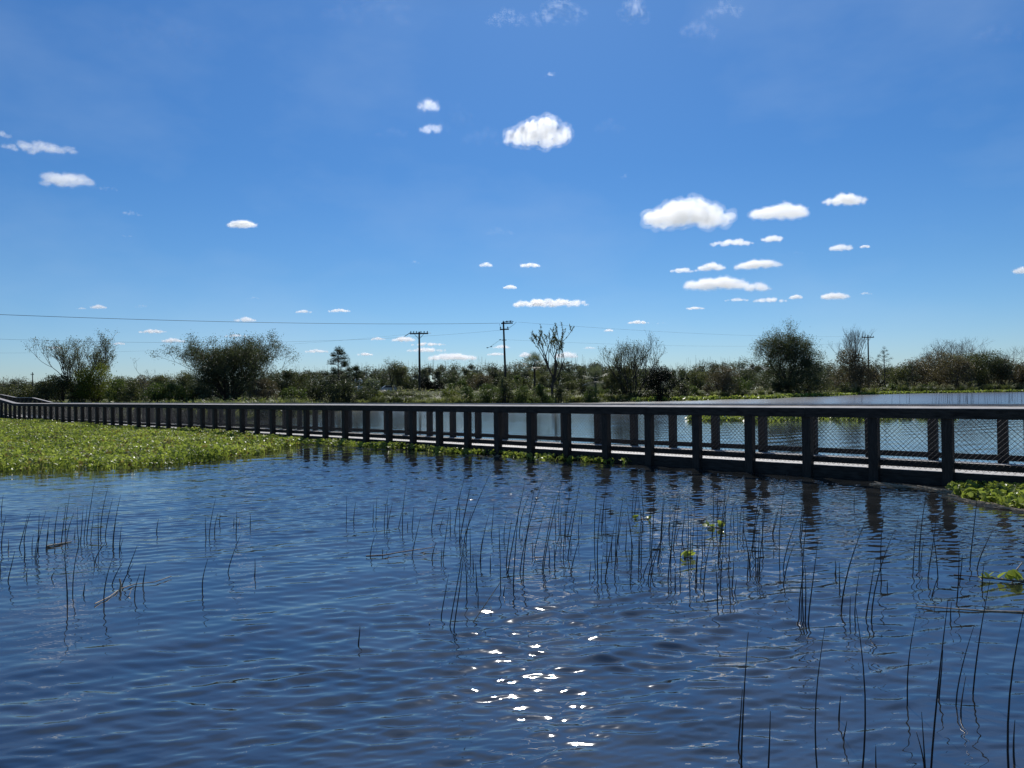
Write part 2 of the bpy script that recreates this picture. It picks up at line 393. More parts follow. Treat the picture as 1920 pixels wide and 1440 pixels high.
for side in (0, 1):
    sg = 1 if side == 0 else -1                      # outward is -BN for the near railing
    def off(o): return -o if side == 0 else WID + o  # o = distance outward of the railing line
    cap, fas, bot, stg = MB(), MB(), MB(), MB()
    for k in ks:
        s = k * SP - (.40 if side else 0) + R.uniform(-.012, .012)
        pm_ = MB() if k <= SN else rest['p']
        base = bp(s, off(.0), 0)
        a = .084
        tw = R.uniform(-.02, .02)
        ux = BD * a; uy = BN * a
        zc0, zc1 = -.95, 1.315 + float(zs(s))
        pm_.box(((base[0]), base[1], (zc0 + zc1) / 2), ux + uy * tw, uy - ux * tw, (0, 0, (zc1 - zc0) / 2))
        if k <= SN:
            o = pm_.build('post', M['post'], walk)
            bv = o.modifiers.new('b', 'BEVEL'); bv.width = .006; bv.segments = 1
        if k == ks[-1]: continue
        s0 = k * SP - (.40 if side else 0); s1 = s0 + SP
        # wire mesh panel: diamond mesh on the inner side of the posts
        zb, zt = DECK + .03, 1.30
        hh = zt - zb; pm2 = MB() if k <= SN else rest['m']
        oi = off(-.064) 
        stp = .090
        jx = R.uniform(0, stp)
        for fam in (1, -1):
            x = -hh + jx
            while x < SP + hh:
                # line from (x,zb) going up with slope 1
                a0, a1 = (x, x + hh) if fam == 1 else (x, x - hh)
                t0, t1 = 0.0, 1.0
                lo, hi = min(a0, a1), max(a0, a1)
                if hi > 0 and lo < SP:
                    da = a1 - a0
                    ta, tb = (0 - a0) / da, (SP - a0) / da
                    t0 = max(0, min(ta, tb)); t1 = min(1, max(ta, tb))
                    if t1 > t0 + .01:
                        q0 = bp(s0 + a0 + da * t0, oi, zb + hh * t0); q1 = bp(s0 + a0 + da * t1, oi, zb + hh * t1)
                        pm2.tube([q0, q1], .0032, 3, cap=False)
                x += stp
        if k <= SN: pm2.build('wire_mesh', M['wire'], walk)
    s = ks[0] * SP; e = ks[-1] * SP
    i = 0
    while s < e - .01:
        s1 = min(s + SP * 3, e)
        for sub in range(3):
            a0 = s + sub * SP; a1 = min(a0 + SP, e)
            if a1 <= a0: continue
            g0 = .003 if sub == 0 else 0; g1 = -.003 if sub == 2 else 0
            zj = R.uniform(-.002, .002) if sub == 0 else zj
            beam(cap, a0 + g0, a1 + g1, off(-.14), off(.120), 1.345 + zj, 1.378 + zj, .030)
            beam(fas, a0 + g0, a1 + g1, off(.086), off(.124), 1.165 + zj, 1.340 + zj, 0)
            beam(bot, a0 + g0, a1 + g1, off(-.088), off(-.124), DECK + .052, DECK + .165, 0)
            beam(stg, a0 + g0, a1 + g1, off(-.010), off(-.052), -.03, DECK - .003, 0)
        s = s1
    for nm, q, mt in (('cap_rail', cap, 'cap'), ('top_rail', fas, 'rail'), ('bottom_rail', bot, 'rail'), ('stringer', stg, 'rail')):
        q.build(nm, M[mt], walk)
o = rest['p'].build('post', M['post'], walk); o['kind'] = 'stuff'
o = rest['m'].build('wire_mesh', M['wire'], walk); o['kind'] = 'stuff'
dk = MB(); s = ks[0] * SP
while s < ks[-1] * SP:
    z0 = DECK - .038 + R.uniform(-.002, .002)
    beam(dk, s, s + .139, .055 if True else 0, WID - .055, z0, z0 + .038); s += .146
dk.build('deck', M['deck'], walk)
jb = MB()
for k in ks[:-1]:
    s = k * SP
    beam(jb, s - .02, s + .02, .12, WID - .12, .02, DECK - .045)
jb.build('joist', M['rail'], walk)
# ------------------------------------------------------------------ foliage builders
def rnd_unit(n):
    v = rng.normal(size=(n, 3)); return v / (np.linalg.norm(v, axis=1)[:, None] + 1e-9)
def leaves(mb, c, size, aspect=.5, up=0.0):
    """rhombus leaves at centres c"""
    n_ = len(c)
    if n_ == 0: return
    s = np.broadcast_to(size, (n_,)) * rng.uniform(.6, 1.4, n_)
    u = rnd_unit(n_); u[:, 2] = u[:, 2] * (1 - up) + up; u /= np.linalg.norm(u, axis=1)[:, None]
    v = np.cross(u, rnd_unit(n_)); v /= np.linalg.norm(v, axis=1)[:, None] + 1e-9
    a = u * s[:, None] * .5; b_ = v * (s * aspect * .5)[:, None]
    vs = np.stack([c - a, c + b_, c + a, c - b_], 1).reshape(-1, 3)
    f = np.arange(n_ * 4).reshape(-1, 4)
    mb.add(vs, f, 4)

def skeleton(seed, levels=5, nchild=3, spread=.55, up=.25, trunk=.22, ratio=.74, limbs=5, lean=0.0, jit=.18, multi=False):
    r = random.Random(seed)
    segs, tips = [], []
    def rv():
        return Vector((r.gauss(0, 1), r.gauss(0, 1), r.gauss(0, 1))).normalized()
    def rec(p, d, Ln, rad, lev):
        pts = [p]; q = p
        for i in range(3):
            d = (d + rv() * jit + Vector((0, 0, up * .25))).normalized()
            q = q + d * (Ln / 3); pts.append(q)
        segs.append((pts, rad, rad * .62, lev))
        if lev <= 0:
            tips.append(q); tips.append(pts[2]); return
        for i in range(nchild):
            a = rv(); a = (a - d * a.dot(d)).normalized()
            nd = (d + a * spread * r.uniform(.6, 1.4) + Vector((0, 0, up * .4))).normalized()
            st = q if i == 0 else pts[r.choice((2, 3))]
            rec(st, nd, Ln * ratio * r.uniform(.75, 1.15), rad * .6, lev - 1)
        if lev <= 2: tips.append(q)
    if multi:
        for i in range(limbs):
            a = 2 * math.pi * (i + r.random() * .6) / limbs
            d = Vector((math.cos(a) * spread * 1.1, math.sin(a) * spread * 1.1, 1)).normalized()
            rec(Vector((math.cos(a) * .02, math.sin(a) * .02, 0)), d, .30 * r.uniform(.8, 1.2), .014, levels)
    else:
        p = Vector((0, 0, 0)); q = Vector((lean * trunk + r.gauss(0, .012), r.gauss(0, .01), trunk)); 
        segs.append(([p, (p + q) / 2 + Vector((r.gauss(0, .008), 0, 0)), q], .026, .020, 9))
        for i in range(limbs):
            a = 2 * math.pi * (i + r.random() * .7) / limbs
            sp_ = spread * r.uniform(.5, 1.5) if i else .12
            d = Vector((math.cos(a) * sp_, math.sin(a) * sp_, 1)).normalized()
            rec(p.lerp(q, r.uniform(.65, 1.0)) if i else q, d, .28 * r.uniform(.8, 1.15), .014, levels)
    return segs, tips

def fit(segs, tips, W, Dp, H):
    P = np.array([q for s in segs for q in s[0]])
    z1 = np.percentile(P[:, 2], 99.5)
    x0, x1 = np.percentile(P[:, 0], [1, 99]); y0, y1 = np.percentile(P[:, 1], [1, 99])
    hw = max(x1, -x0) ; hd = max(y1, -y0)
    sx, sy, sz = (W / 2) / hw, (Dp / 2) / hd, H / z1
    f = lambda q: (q[0] * sx, q[1] * sy, max(q[2] * sz, 0))
    return [([f(q) for q in s[0]], s[1], s[2], s[3]) for s in segs], np.array([f(q) for q in tips]), sz

def base_at(px, D):
    X = (px - 960) / F * D
    return Vector((X, D, float(ground_z(X, D)) - .05))
def hgt(px, ytop, D, bz):
    return at(px, ytop, D).z - bz

def tree(px, D, ytop, wpx, label, seed, leafm='leaf_olive', leafn=4, leafsz=.22, cl=.3, bark='bark', name='tree', cat='tree',
         group=None, twigk=3, minlev=0, thick=1.0, wood='trunk', lx=None, **kw):
    b0 = base_at(px, D); H = hgt(px, ytop, D, b0.z); W = wpx * D / F
    segs, tips = skeleton(seed, **kw)
    segs, tips, sc_ = fit(segs, tips, W, W * .9, H)
    t = thing(name, label, cat, b0, group)
    wd = MB()
    for pts, r0, r1, lev in segs:
        if lev < minlev: continue
        r0, r1 = max(r0 * H * thick, .012), max(r1 * H * thick, .008)
        wd.tube(pts, np.linspace(r0, r1, len(pts)), 5 if lev > 2 else twigk, cap=False)
    wd.build(wood, M[bark], t, smooth=True)
    if leafn > 0:
        idx = np.repeat(np.arange(len(tips)), leafn)
        c = tips[idx] + rng.normal(size=(len(idx), 3)) * cl
        c[:, 2] = np.maximum(c[:, 2], .05)
        if lx: c = c[lx(c, W, H)]
        lf = MB(); leaves(lf, c, leafsz)
        lf.build('crown', M[leafm], t)
    return t

def lumps(W, Dp, H, nl, nleaf, shell=.5, low=.15, seed=0, flat=1.0):
    """points in a lumpy crown that stands on the ground: uneven outline, gaps between clumps"""
    g = np.random.default_rng(abs(seed))
    a = g.uniform(0, 2 * math.pi, nl); rr = np.sqrt(g.uniform(0, 1, nl)) * .8; zz = g.uniform(low, .86, nl)
    prof = np.sqrt(np.clip(1 - (zz * .98) ** 2.2, .03, 1))
    cx = np.cos(a) * rr * prof * W / 2; cy = np.sin(a) * rr * prof * Dp / 2; cz = zz * H
    lr = g.uniform(.13, .30, nl) * min(W, H * 1.2)
    i = g.integers(0, nl, nleaf)
    d = g.normal(size=(nleaf, 3)); d /= np.linalg.norm(d, axis=1)[:, None]
    rad_ = lr[i] * g.uniform(shell, 1.08, nleaf) ** .7
    p_ = np.stack([cx[i], cy[i], cz[i]], -1) + d * rad_[:, None] * np.array([1, 1, .85 * flat])
    # stray sprigs that break the outline
    ns = nleaf // 14
    j = g.integers(0, nleaf, ns); k_ = g.uniform(1.0, 1.10, ns)[:, None]
    p_[j] = p_[j] * k_
    # feathery upright shoots along the top
    tp_ = np.nonzero(p_[:, 2] > H * .45)[0]
    if len(tp_):
        j = g.choice(tp_, max(len(tp_) // 9, 1)); q_ = g.integers(0, 60, len(j)); ox = g.normal(size=60) * .2; p_[j, 2] += np.abs(g.normal(size=60))[q_] * .05 * H * g.uniform(0, 1.5, len(j)); p_[j, 0] += ox[q_] * .1 * W
    p_[:, 2] = np.abs(p_[:, 2])
    return p_, np.stack([cx, cy, cz], -1)

def bush(px, D, ytop, wpx, label, seed, leafm='leaf_green', n_=1400, sz=.22, nl=14, name='shrub', cat='shrub', group=None, stems=True, bark='bark', low=.12, shell=.45):
    b0 = base_at(px, D); H = hgt(px, ytop, D, b0.z); W = wpx * D / F
    if H < .4: H = .4
    t = thing(name, label, cat, b0, group)
    sz = max(sz * .72, D * .00155); n_ = int(min(max(n_, 1.05 * W * H / (.125 * sz * sz)), 26000))
    pts, cs = lumps(W, W * .85, H * .93, nl, n_, seed=seed, low=low, shell=shell)
    lf = MB(); leaves(lf, pts, sz)
    lf.build('foliage' if cat == 'shrub' else 'crown', M[leafm], t)
    if stems:
        st = MB(); r = random.Random(seed)
        for c in cs:
            q = Vector((c[0] * .15, c[1] * .15, 0)); e = Vector(c)
            mid_ = q.lerp(e, .5) + Vector((r.gauss(0, .1), r.gauss(0, .1), H * .05))
            st.tube([q, mid_, e], [.028 * H ** .5, .02 * H ** .5, .01], 4, cap=False)
        st.build('stem' if cat == 'shrub' else 'trunk', M[bark], t, smooth=True)
    return t

def blades(mb, n_, spread, hmin, hmax, wid, arch=.5, c=(0, 0, 0)):
    a = rng.uniform(0, 2 * math.pi, n_); rr = np.sqrt(rng.uniform(0, 1, n_)) * spread * .35
    h = rng.uniform(hmin, hmax, n_); o = rng.uniform(.15, 1, n_) * arch * h
    dx, dy = np.cos(a), np.sin(a)
    px, py = -dy * wid / 2, dx * wid / 2
    b0 = np.stack([dx * rr + c[0], dy * rr + c[1], np.zeros(n_) + c[2]], -1)
    m1 = b0 + np.stack([dx * o * .35, dy * o * .35, h * .65], -1)
    t1 = b0 + np.stack([dx * o * 1.1, dy * o * 1.1, h * rng.uniform(.75, 1.02, n_)], -1)
    w = np.stack([px, py, np.zeros(n_)], -1)
    vs = np.stack([b0 - w, b0 + w, m1 + w, m1 - w, t1 + w * .2, t1 - w * .2], 1).reshape(-1, 3)
    k = np.arange(n_)[:, None] * 6
    f = np.concatenate([k + np.array([[0, 1, 2, 3]]), k + np.array([[3, 2, 4, 5]])])
    mb.add(vs, f, 4)
def tuft(px, D, hm, wm, label, group, plume=False, mat='grass', n_=240, zoff=0.0):
    b0 = base_at(px, D); b0.z += zoff
    t = thing('grass_tuft', label, 'grass clump', b0, group)
    mb = MB(); blades(mb, n_, wm, hm * .5, hm, .035 + .02 * hm, arch=wm / hm * .62)
    if mat == 'grass' and R.random() < .65: mat = 'grass_dark'
    mb.build('blades', M[mat], t)
    if plume:
        mb = MB()
        for i in range(9):
            a = R.uniform(0, 6.28); o = R.uniform(.1, .5) * wm; h_ = hm * R.uniform(.95, 1.3)
            p_ = np.array([[math.cos(a) * o * f_, math.sin(a) * o * f_, h_ * f_] for f_ in (.3, .8, 1)])
            mb.tube(p_, [.01, .03, .01], 4)
            leaves(mb, p_[2] + rng.normal(size=(14, 3)) * np.array([.06, .06, .16]), .12)
        mb.build('plume', M['plume'], t)
    return t

# ------------------------------------------------------------------ main trees, left to right
tree(148, 84, 633, 150, 'half bare tree with fine grey branches at the far left shore', 3, 'leaf_olive', 5, .12, .16, limbs=10, levels=4, nchild=3,
     spread=.40, up=.45, multi=True, thick=.8)
bush(178, 83, 668, 92, 'yellow-green leafy bush growing against the half bare tree', 21, 'leaf_yellow', 3400, .20, 16, shell=.3)
bush(118, 82, 700, 110, 'low dark green bush under the half bare tree', 22, 'leaf_dark', 2600, .22, 18)
tree(273, 105, 672, 42, 'slender leafless sapling standing up behind green scrub left of the wide dark tree', 5, 'leaf_pale', 1, .14, .1, 'palebark', levels=3, limbs=4,
     nchild=2, spread=.4, up=.5, trunk=.3, thick=.6)
tree(434, 84, 636, 200, 'wide dark small-leaved tree behind the boardwalk left of the pine', 8, 'leaf_dark', 16, .13, .28, limbs=14, levels=4, nchild=3,
     spread=.62, up=.4, multi=True, thick=.8)
bush(432, 83, 652, 182, 'dense dark lower foliage beneath the wide small-leaved tree', 23, 'leaf_dark', 5200, .20, 40, shell=.6)
bush(498, 80, 706, 70, 'grey-brown leafless thicket at the right foot of the wide dark tree', 24, 'leaf_brown', 2600, .13, 16)

def pine(px, D, ytop, wpx, label, seed, clumps=26, cs=.55, name='pine_tree', leafm='needle', tk=.10, lowf=.25, nn=260):
    b0 = base_at(px, D); H = hgt(px, ytop, D, b0.z); W = wpx * D / F; r = random.Random(seed)
    t = thing(name, label, 'tree', b0)
    wd = MB(); lf = MB()
    top = Vector((r.uniform(-.2, .2), 0, H - cs * .6)); wd.tube([(0, 0, 0), (.05 * H * r.uniform(-1, 1) * .4, 0, H * .5), top], [tk * 1.2, tk * .8, tk * .3], 6)
    ends = [top]
    for i in range(clumps):
        f = lowf + (1 - lowf) * (i + .5) / clumps; a = i * 2.4 + r.uniform(-.4, .4)
        reach = W / 2 * (1 - .75 * (f - lowf) / (1 - lowf)) * r.uniform(.55, 1.0)
        st = Vector((0, 0, H * f * .88)); e = st + Vector((math.cos(a) * reach, math.sin(a) * reach, reach * .55 * r.uniform(.5, 1.3)))
        e.z = min(e.z, H - cs * .5)
        wd.tube([st, st.lerp(e, .6) + Vector((0, 0, -.05)), e], [tk * .4, tk * .25, .015], 4, cap=False); ends.append(e)
    for e in ends:
        s = cs * r.uniform(.7, 1.2)
        d = rnd_unit(nn); d[:, 2] = np.abs(d[:, 2]) * .9 + .05 * d[:, 2]
        c0 = np.array(e) - np.array([0, 0, s * .35]); rr = rng.uniform(.15, 1, nn)[:, None] * s * np.array([.75, .75, 1.1])
        c = c0 + d * rr
        # needles lie along the radius
        v = np.cross(d, rnd_unit(nn)); v /= np.linalg.norm(v, axis=1)[:, None]
        a_ = d * .11; b_ = v * .016
        lf.add(np.stack([c - a_, c + b_, c + a_, c - b_], 1).reshape(-1, 3), np.arange(nn * 4).reshape(-1, 4), 4)
    wd.build('trunk', M['bark'], t, smooth=True); lf.build('crown', M[leafm], t)
    return t
pine(636, 88, 647, 62, 'tall young pine with rounded needle clumps on upswept branches', 4, 20, .85, nn=420)
pine(668, 92, 683, 30, 'shorter young pine beside the tall one, its clumps darker', 5, 10, .75, nn=380)
bush(745, 140, 672, 52, 'round-topped leafy tree left of the nearer wide-armed utility pole', 25, 'leaf_olive', 2600, .26, 15, name='tree', cat='tree', low=.3)
tree(735, 139, 674, 60, 'thin bare tree showing left of the round-topped leafy tree', 9, 'leaf_olive', 1, .18, .2, levels=4, limbs=5, nchild=3, spread=.8, up=.2, trunk=.3, thick=.7)
tree(1036, 112, 609, 76, 'tall sparse tree with upswept leafy spikes like bottlebrushes', 14, 'leaf_olive', 0, .2, .2, 'bark', levels=3, limbs=7, nchild=2, spread=.42, up=.75, trunk=.33,
     thick=.75, jit=.10)
# its leaf spikes follow the outer shoots
_sp = [o for o in bpy.data.objects if o.get('label', '').startswith('tall sparse tree')][0]
segs, tips = skeleton(14, levels=3, limbs=7, nchild=2, spread=.42, up=.75, trunk=.33, jit=.10)
_H = hgt(1036, 609, 112, _sp.location.z); segs, tips, _ = fit(segs, tips, 76 * 112 / F, 76 * 112 / F * .9, _H)
lf = MB()
for pts, r0, r1, lev in segs:
    if lev <= 1:
        P = np.array(pts); k = 34 if lev == 0 else 12
        tt = rng.uniform(0, 3, k); i0 = np.minimum(tt.astype(int), 2); fr = (tt - i0)[:, None]
        leaves(lf, P[i0] * (1 - fr) + P[i0 + 1] * fr + rng.normal(size=(k, 3)) * .07, .24, .35, up=.75)
lf.build('crown', M['leaf_olive'], _sp)

def palm(px, D, ytop, wpx, label, seed, nf=22, mat='leaf_olive', trunkf=.62):
    b0 = base_at(px, D); H = hgt(px, ytop, D, b0.z); W = wpx * D / F; r = random.Random(seed)
    t = thing('palm_tree', label, 'palm', b0)
    wd = MB(); lf = MB(); hz = H - W * .42
    wd.tube([(0, 0, 0), (.05, 0, hz * .5), (.0, 0, hz)], [.2, .16, .15], 8); wd.build('trunk', M['bark'], t, smooth=True)
    for i in range(nf):
        a = i * 2.4; el = math.radians(r.uniform(-75, 85)); d = Vector((math.cos(a) * math.cos(el), math.sin(a) * math.cos(el), math.sin(el)))
        Ls = W * .5 * r.uniform(.5, .62); e = Vector((0, 0, hz)) + d * Ls
        lf.tube([(0, 0, hz), e], [.025, .015], 3, cap=False)
        side = d.cross(Vector((0, 0, 1))).normalized(); upv = side.cross(d)
        fr = W * .30
        for j in range(-8, 9):
            an = math.radians(j * 13); dd = d * math.cos(an) + side * math.sin(an) - Vector((0, 0, .15 * abs(j) / 8))
            tip = e + dd * fr * (1 - .02 * abs(j)); w_ = (side * math.cos(an) - d * math.sin(an)) * .035
            mdl = e + dd * fr * .5 + upv * .03
            lf.add([tuple(e), tuple(mdl + w_), tuple(tip - Vector((0, 0, .1))), tuple(mdl - w_)], [[0, 1, 2, 3]], 4)
    lf.build('crown', M[mat], t); return t
palm(1002, 116, 662, 52, 'fan palm with a slim trunk left of the tall sparse tree', 3, 26)
palm(1116, 117, 686, 54, 'fan palm with shiny pale fronds between the sparse tree and the willow-like tree', 4, 26, 'leaf_pale')
tree(1185, 124, 631, 108, 'willow-like tree with fanned thin upper branches and green lower foliage', 17, 'leaf_olive', 4, .16, .2, levels=4, limbs=10, nchild=3, spread=.55, up=.6, multi=True,
     thick=.75, lx=lambda c, W, H: rng.uniform(0, 1, len(c)) > (c[:, 2] / H) ** 1.6 * .75)
bush(1172, 126, 668, 72, 'leafy green lower growth round the willow-like tree', 26, 'leaf_olive', 3000, .22, 18)
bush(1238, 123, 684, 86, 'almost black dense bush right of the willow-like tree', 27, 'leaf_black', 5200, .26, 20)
bush(1352, 140, 684, 74, 'brown twiggy bush on the shore left of the big oak', 28, 'leaf_brown', 3200, .18, 16)
bush(1388, 141, 706, 50, 'low green bush between the brown twiggy bush and the big oak', 29, 'leaf_green', 1500, .24, 12)
t = tree(1478, 168, 612, 150, 'big round dark live oak at the right shore', 31, 'leaf_dark', 6, .22, .4, levels=5, limbs=8, nchild=3, spread=.8, up=.2, trunk=.12, minlev=1)
pts, cs = lumps(136 * 168 / F, 136 * 168 / F * .9, hgt(1478, 616, 168, t.location.z) * .94, 48, 26000, seed=5, low=.08, shell=.5)
lf = MB(); leaves(lf, pts, .24); lf.build('crown', M['leaf_dark'], t)
bush(1505, 166, 702, 136, 'broad dark green shrub at the waterline below the big oak', 32, 'leaf_olive', 4200, .28, 30)
bush(1462, 165, 712, 70, 'small rounded shrub at the left foot of the big oak', 33, 'leaf_dark', 1800, .26, 14)
tree(1604, 200, 614, 80, 'tall leafless tree with fine pale twigs right of the big oak', 37, 'leaf_brown', 0, .2, .2, 'palebark', levels=4, limbs=7, nchild=3, spread=.4, up=.5, trunk=.3, thick=.55)
bush(1594, 198, 648, 92, 'brown-green bushy tree below the tall leafless tree', 34, 'leaf_brown', 5200, .28, 24, name='tree', cat='tree', low=.15)
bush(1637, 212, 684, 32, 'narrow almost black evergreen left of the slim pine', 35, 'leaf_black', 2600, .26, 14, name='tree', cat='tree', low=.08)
pine(1658, 222, 648, 36, 'slim bare-trunked pine with a flat top tuft, right of the distant pole', 6, 15, 1.0, tk=.14, lowf=.62, nn=200)
pine(1711, 226, 680, 42, 'small bushy pine in front of the right-hand scrub', 7, 20, 1.0, tk=.14, lowf=.2, nn=160)
ORD = ['first', 'second', 'third', 'fourth', 'fifth', 'sixth', 'seventh', 'eighth', 'ninth', 'tenth', 'eleventh', 'twelfth', 'thirteenth', 'fourteenth', 'fifteenth', 'sixteenth']
# ------------------------------------------------------------------ shore scrub, far side of the lake
def row(specs, phrase, group, **kw):
    specs = sorted(specs)
    for i, sp_ in enumerate(specs):
        px, D, yt, wp, mt = sp_[:5]
        bush(px, D, yt, wp, ORD[i] + ' ' + phrase, int(px * 7 + D), mt, group=group, **kw)
row([(10, 78, 722, 60, 'leaf_olive'), (48, 80, 716, 60, 'leaf_olive'), (86, 80, 712, 56, 'leaf_olive'), (222, 80, 712, 56, 'leaf_green'), (252, 79, 708, 60, 'leaf_olive'),
     (290, 78, 716, 56, 'leaf_green'), (322, 79, 712, 60, 'leaf_green'), (352, 80, 726, 46, 'leaf_yellow'), (375, 80, 722, 60, 'leaf_olive')],
    'low green shrub from the left along the left-hand shore', 'low shrubs on the left-hand shore', n_=1500)
_r = []
for i, px in enumerate(range(4, 560, 36)):
    _r.append((px + R.uniform(-6, 6), float(np.interp(px, SX, SD)) + R.uniform(1, 3.5), R.uniform(758, 764), R.uniform(44, 60), R.choice(['leaf_dark', 'leaf_dark', 'leaf_olive'])))
row(_r, 'low dark shrub from the left seen between the left-hand railing posts', 'low dark shrubs right behind the boardwalk', n_=900, sz=.16)
row([(235, 118, 702, 60, 'leaf_olive'), (300, 120, 700, 66, 'leaf_olive'), (346, 116, 696, 60, 'leaf_olive'), (262, 130, 696, 40, 'leaf_brown')],
    'taller scrub clump from the left behind the low left-hand shrubs', 'taller scrub behind the left-hand shrubs', n_=1700, sz=.26)
row([(538, 84, 688, 60, 'leaf_dark'), (566, 88, 696, 60, 'leaf_olive'), (594, 84, 700, 56, 'leaf_dark'), (622, 83, 716, 50, 'leaf_dark'), (548, 80, 722, 56, 'leaf_green'),
     (652, 84, 706, 46, 'leaf_dark'), (680, 86, 712, 50, 'leaf_dark')],
    'dark shrub from the left between the wide dark tree and the pines', 'dark shrubs round the pines', n_=1900)
bush(698, 90, 706, 40, 'big-leaved green shrub with shiny leaves right of the shorter pine', 61, 'leaf_pale', 900, .3, 10)
row([(735, 108, 738, 50, 'leaf_green'), (700, 94, 730, 50, 'leaf_yellow')], 'yellow-green shrub from the left, low on the bank right of the pines', 'yellow-green bank shrubs', n_=900)
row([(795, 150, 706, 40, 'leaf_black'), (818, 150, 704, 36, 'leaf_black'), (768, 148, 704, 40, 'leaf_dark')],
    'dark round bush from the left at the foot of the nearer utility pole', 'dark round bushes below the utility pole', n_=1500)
row([(860, 160, 708, 60, 'leaf_green'), (898, 158, 700, 60, 'leaf_brown'), (932, 162, 704, 56, 'leaf_dark'), (975, 150, 702, 50, 'leaf_green'), (985, 128, 706, 50, 'leaf_olive')],
    'mixed scrub bush from the left in the field behind the tufts', 'scrub in the middle field', n_=1600, sz=.26)
row([(700, 175, 700, 60, 'leaf_dark'), (850, 200, 698, 60, 'leaf_dark'), (885, 205, 694, 50, 'leaf_olive'), (915, 190, 706, 60, 'leaf_dark'), (960, 195, 694, 60, 'leaf_dark'), (1020, 190, 698, 60, 'leaf_olive'),
     (1050, 210, 690, 60, 'leaf_dark'), (1085, 215, 688, 60, 'leaf_dark'), (1120, 205, 694, 60, 'leaf_dark'), (1155, 200, 692, 60, 'leaf_dark'), (1205, 190, 690, 60, 'leaf_dark'), (1270, 185, 694, 60, 'leaf_dark'), (1310, 190, 690, 56, 'leaf_olive'), (1400, 200, 690, 60, 'leaf_dark')],
    'dark tree clump from the left at the back of the middle field', 'dark tree clumps behind the middle field', n_=2600, sz=.36, nl=18, name='tree', cat='tree', shell=.2, low=.03)
row([(918, 101, 716, 46, 'leaf_green'), (948, 103, 704, 50, 'leaf_olive'), (976, 104, 712, 44, 'leaf_green'), (1018, 106, 716, 44, 'leaf_green'), (1048, 108, 720, 40, 'leaf_olive'), (878, 99, 722, 44, 'leaf_green'), (842, 100, 724, 40, 'leaf_yellow'), (1102, 113, 718, 40, 'leaf_green')],
    'green shrub from the left in the row hiding the taller pole foot', 'green shrubs round the foot of the taller pole', n_=1200)
row([(1068, 128, 712, 36, 'leaf_olive'), (1095, 130, 706, 40, 'leaf_olive'), (1140, 126, 700, 44, 'leaf_olive'), (1128, 122, 722, 40, 'leaf_green')],
    'small olive shrub from the left near the pale fan palm', 'shrubs near the pale fan palm', n_=1100)
row([(1280, 132, 716, 46, 'leaf_olive'), (1305, 136, 718, 40, 'leaf_green'), (1330, 140, 722, 36, 'leaf_brown')],
    'low shore shrub from the left between the black bush and the brown one', 'low shrubs between the black and the brown bush', n_=1000)
_r = []
for i, px in enumerate(range(1690, 2060, 24)):
    _r.append((px + R.uniform(-6, 6), R.uniform(236, 262), float(np.interp(px, [1690, 1730, 1760, 1850, 1880, 2050], [682, 668, 656, 652, 662, 664])) + R.uniform(-6, 7), R.uniform(56, 84),
               R.choice(['leaf_olive', 'leaf_brown', 'leaf_brown', 'leaf_dark'])))
row(_r, 'brown-green scrub tree from the left in the right-hand thicket', 'scrub trees of the right-hand thicket', n_=3800, sz=.34, nl=20, name='scrub_tree', cat='tree')
for i, (px, yt, wp) in enumerate([(1780, 636, 70), (1812, 632, 76), (1850, 644, 60), (1885, 650, 60), (1738, 650, 50)]):
    tree(px, 270, yt, wp, ORD[i] + ' of the pale bare treetops above the right-hand thicket, counted in order of closeness to its middle' if False else
         ['bare treetop with pale twigs above the middle of the right-hand thicket', 'tallest bare pale treetop above the right-hand thicket', 'bare pale treetop right of the tallest one in the thicket',
          'rightmost bare pale treetop above the right-hand thicket', 'small bare treetop at the left end of the right-hand thicket'][i],
         90 + i, 'leaf_brown', 0, .2, .2, 'palebark', name='bare_tree', group='bare treetops above the right-hand thicket', levels=4, limbs=6, nchild=3, spread=.6, up=.4, trunk=.4, thick=.6, minlev=0)
_r = []
for i, px in enumerate(range(1575, 1960, 30)):
    _r.append((px + R.uniform(-8, 8), float(np.interp(px, SX, SD)) + R.uniform(8, 14), R.uniform(712, 722), R.uniform(28, 44), R.choice(['leaf_dark', 'leaf_olive', 'leaf_green'])))
row(_r, 'rounded shrub from the left along the right-hand waterline', 'rounded shrubs along the right-hand waterline', n_=700, sz=.32, nl=9)

# far woods: one mass
def woods(specs, name, label):
    lf = MB(); wd = MB()
    for (px, D, yt, wp) in specs:
        b0 = base_at(px, D); H = hgt(px, yt, D, b0.z); W = wp * D / F
        pts, cs = lumps(W, W, H * .95, 14, 3000, seed=int(px * 13 + D), low=.02, shell=.2)
        leaves(lf, pts + np.array(b0), .50)
        for c in cs[:5]:
            wd.tube([(b0.x, b0.y, b0.z), tuple(np.array(b0) + c * np.array([.6, .6, 1.15]))], [.16, .05], 3, cap=False)
        for j in range(5):
            a = R.uniform(-1, 1) * W * .4
            q = np.array([b0.x + a, b0.y, b0.z + H * .6]); wd.tube([q, q + np.array([R.uniform(-.6, .6), 0, H * R.uniform(.35, .5)])], [.06, .03], 3, cap=False)
    t = lf.build(name, M['leaf_woods']); t['kind'] = 'stuff'; t['label'] = label; t['category'] = 'woods'
    o = wd.build('trunks', M['palebark'], t); o['kind'] = 'stuff'
M['leaf_woods'] = leafmat('leaf_woods', (.048, .058, .042), (.155, .160, .110), .38)
sp_ = []
TX = [-500, 0, 60, 230, 340, 560, 700, 800, 900, 1000, 1100, 1150, 1290, 1320, 1400, 1700, 2500]
TY = [708, 706, 711, 708, 698, 686, 682, 675, 675, 673, 669, 678, 680, 669, 674, 678, 676]
px = -420
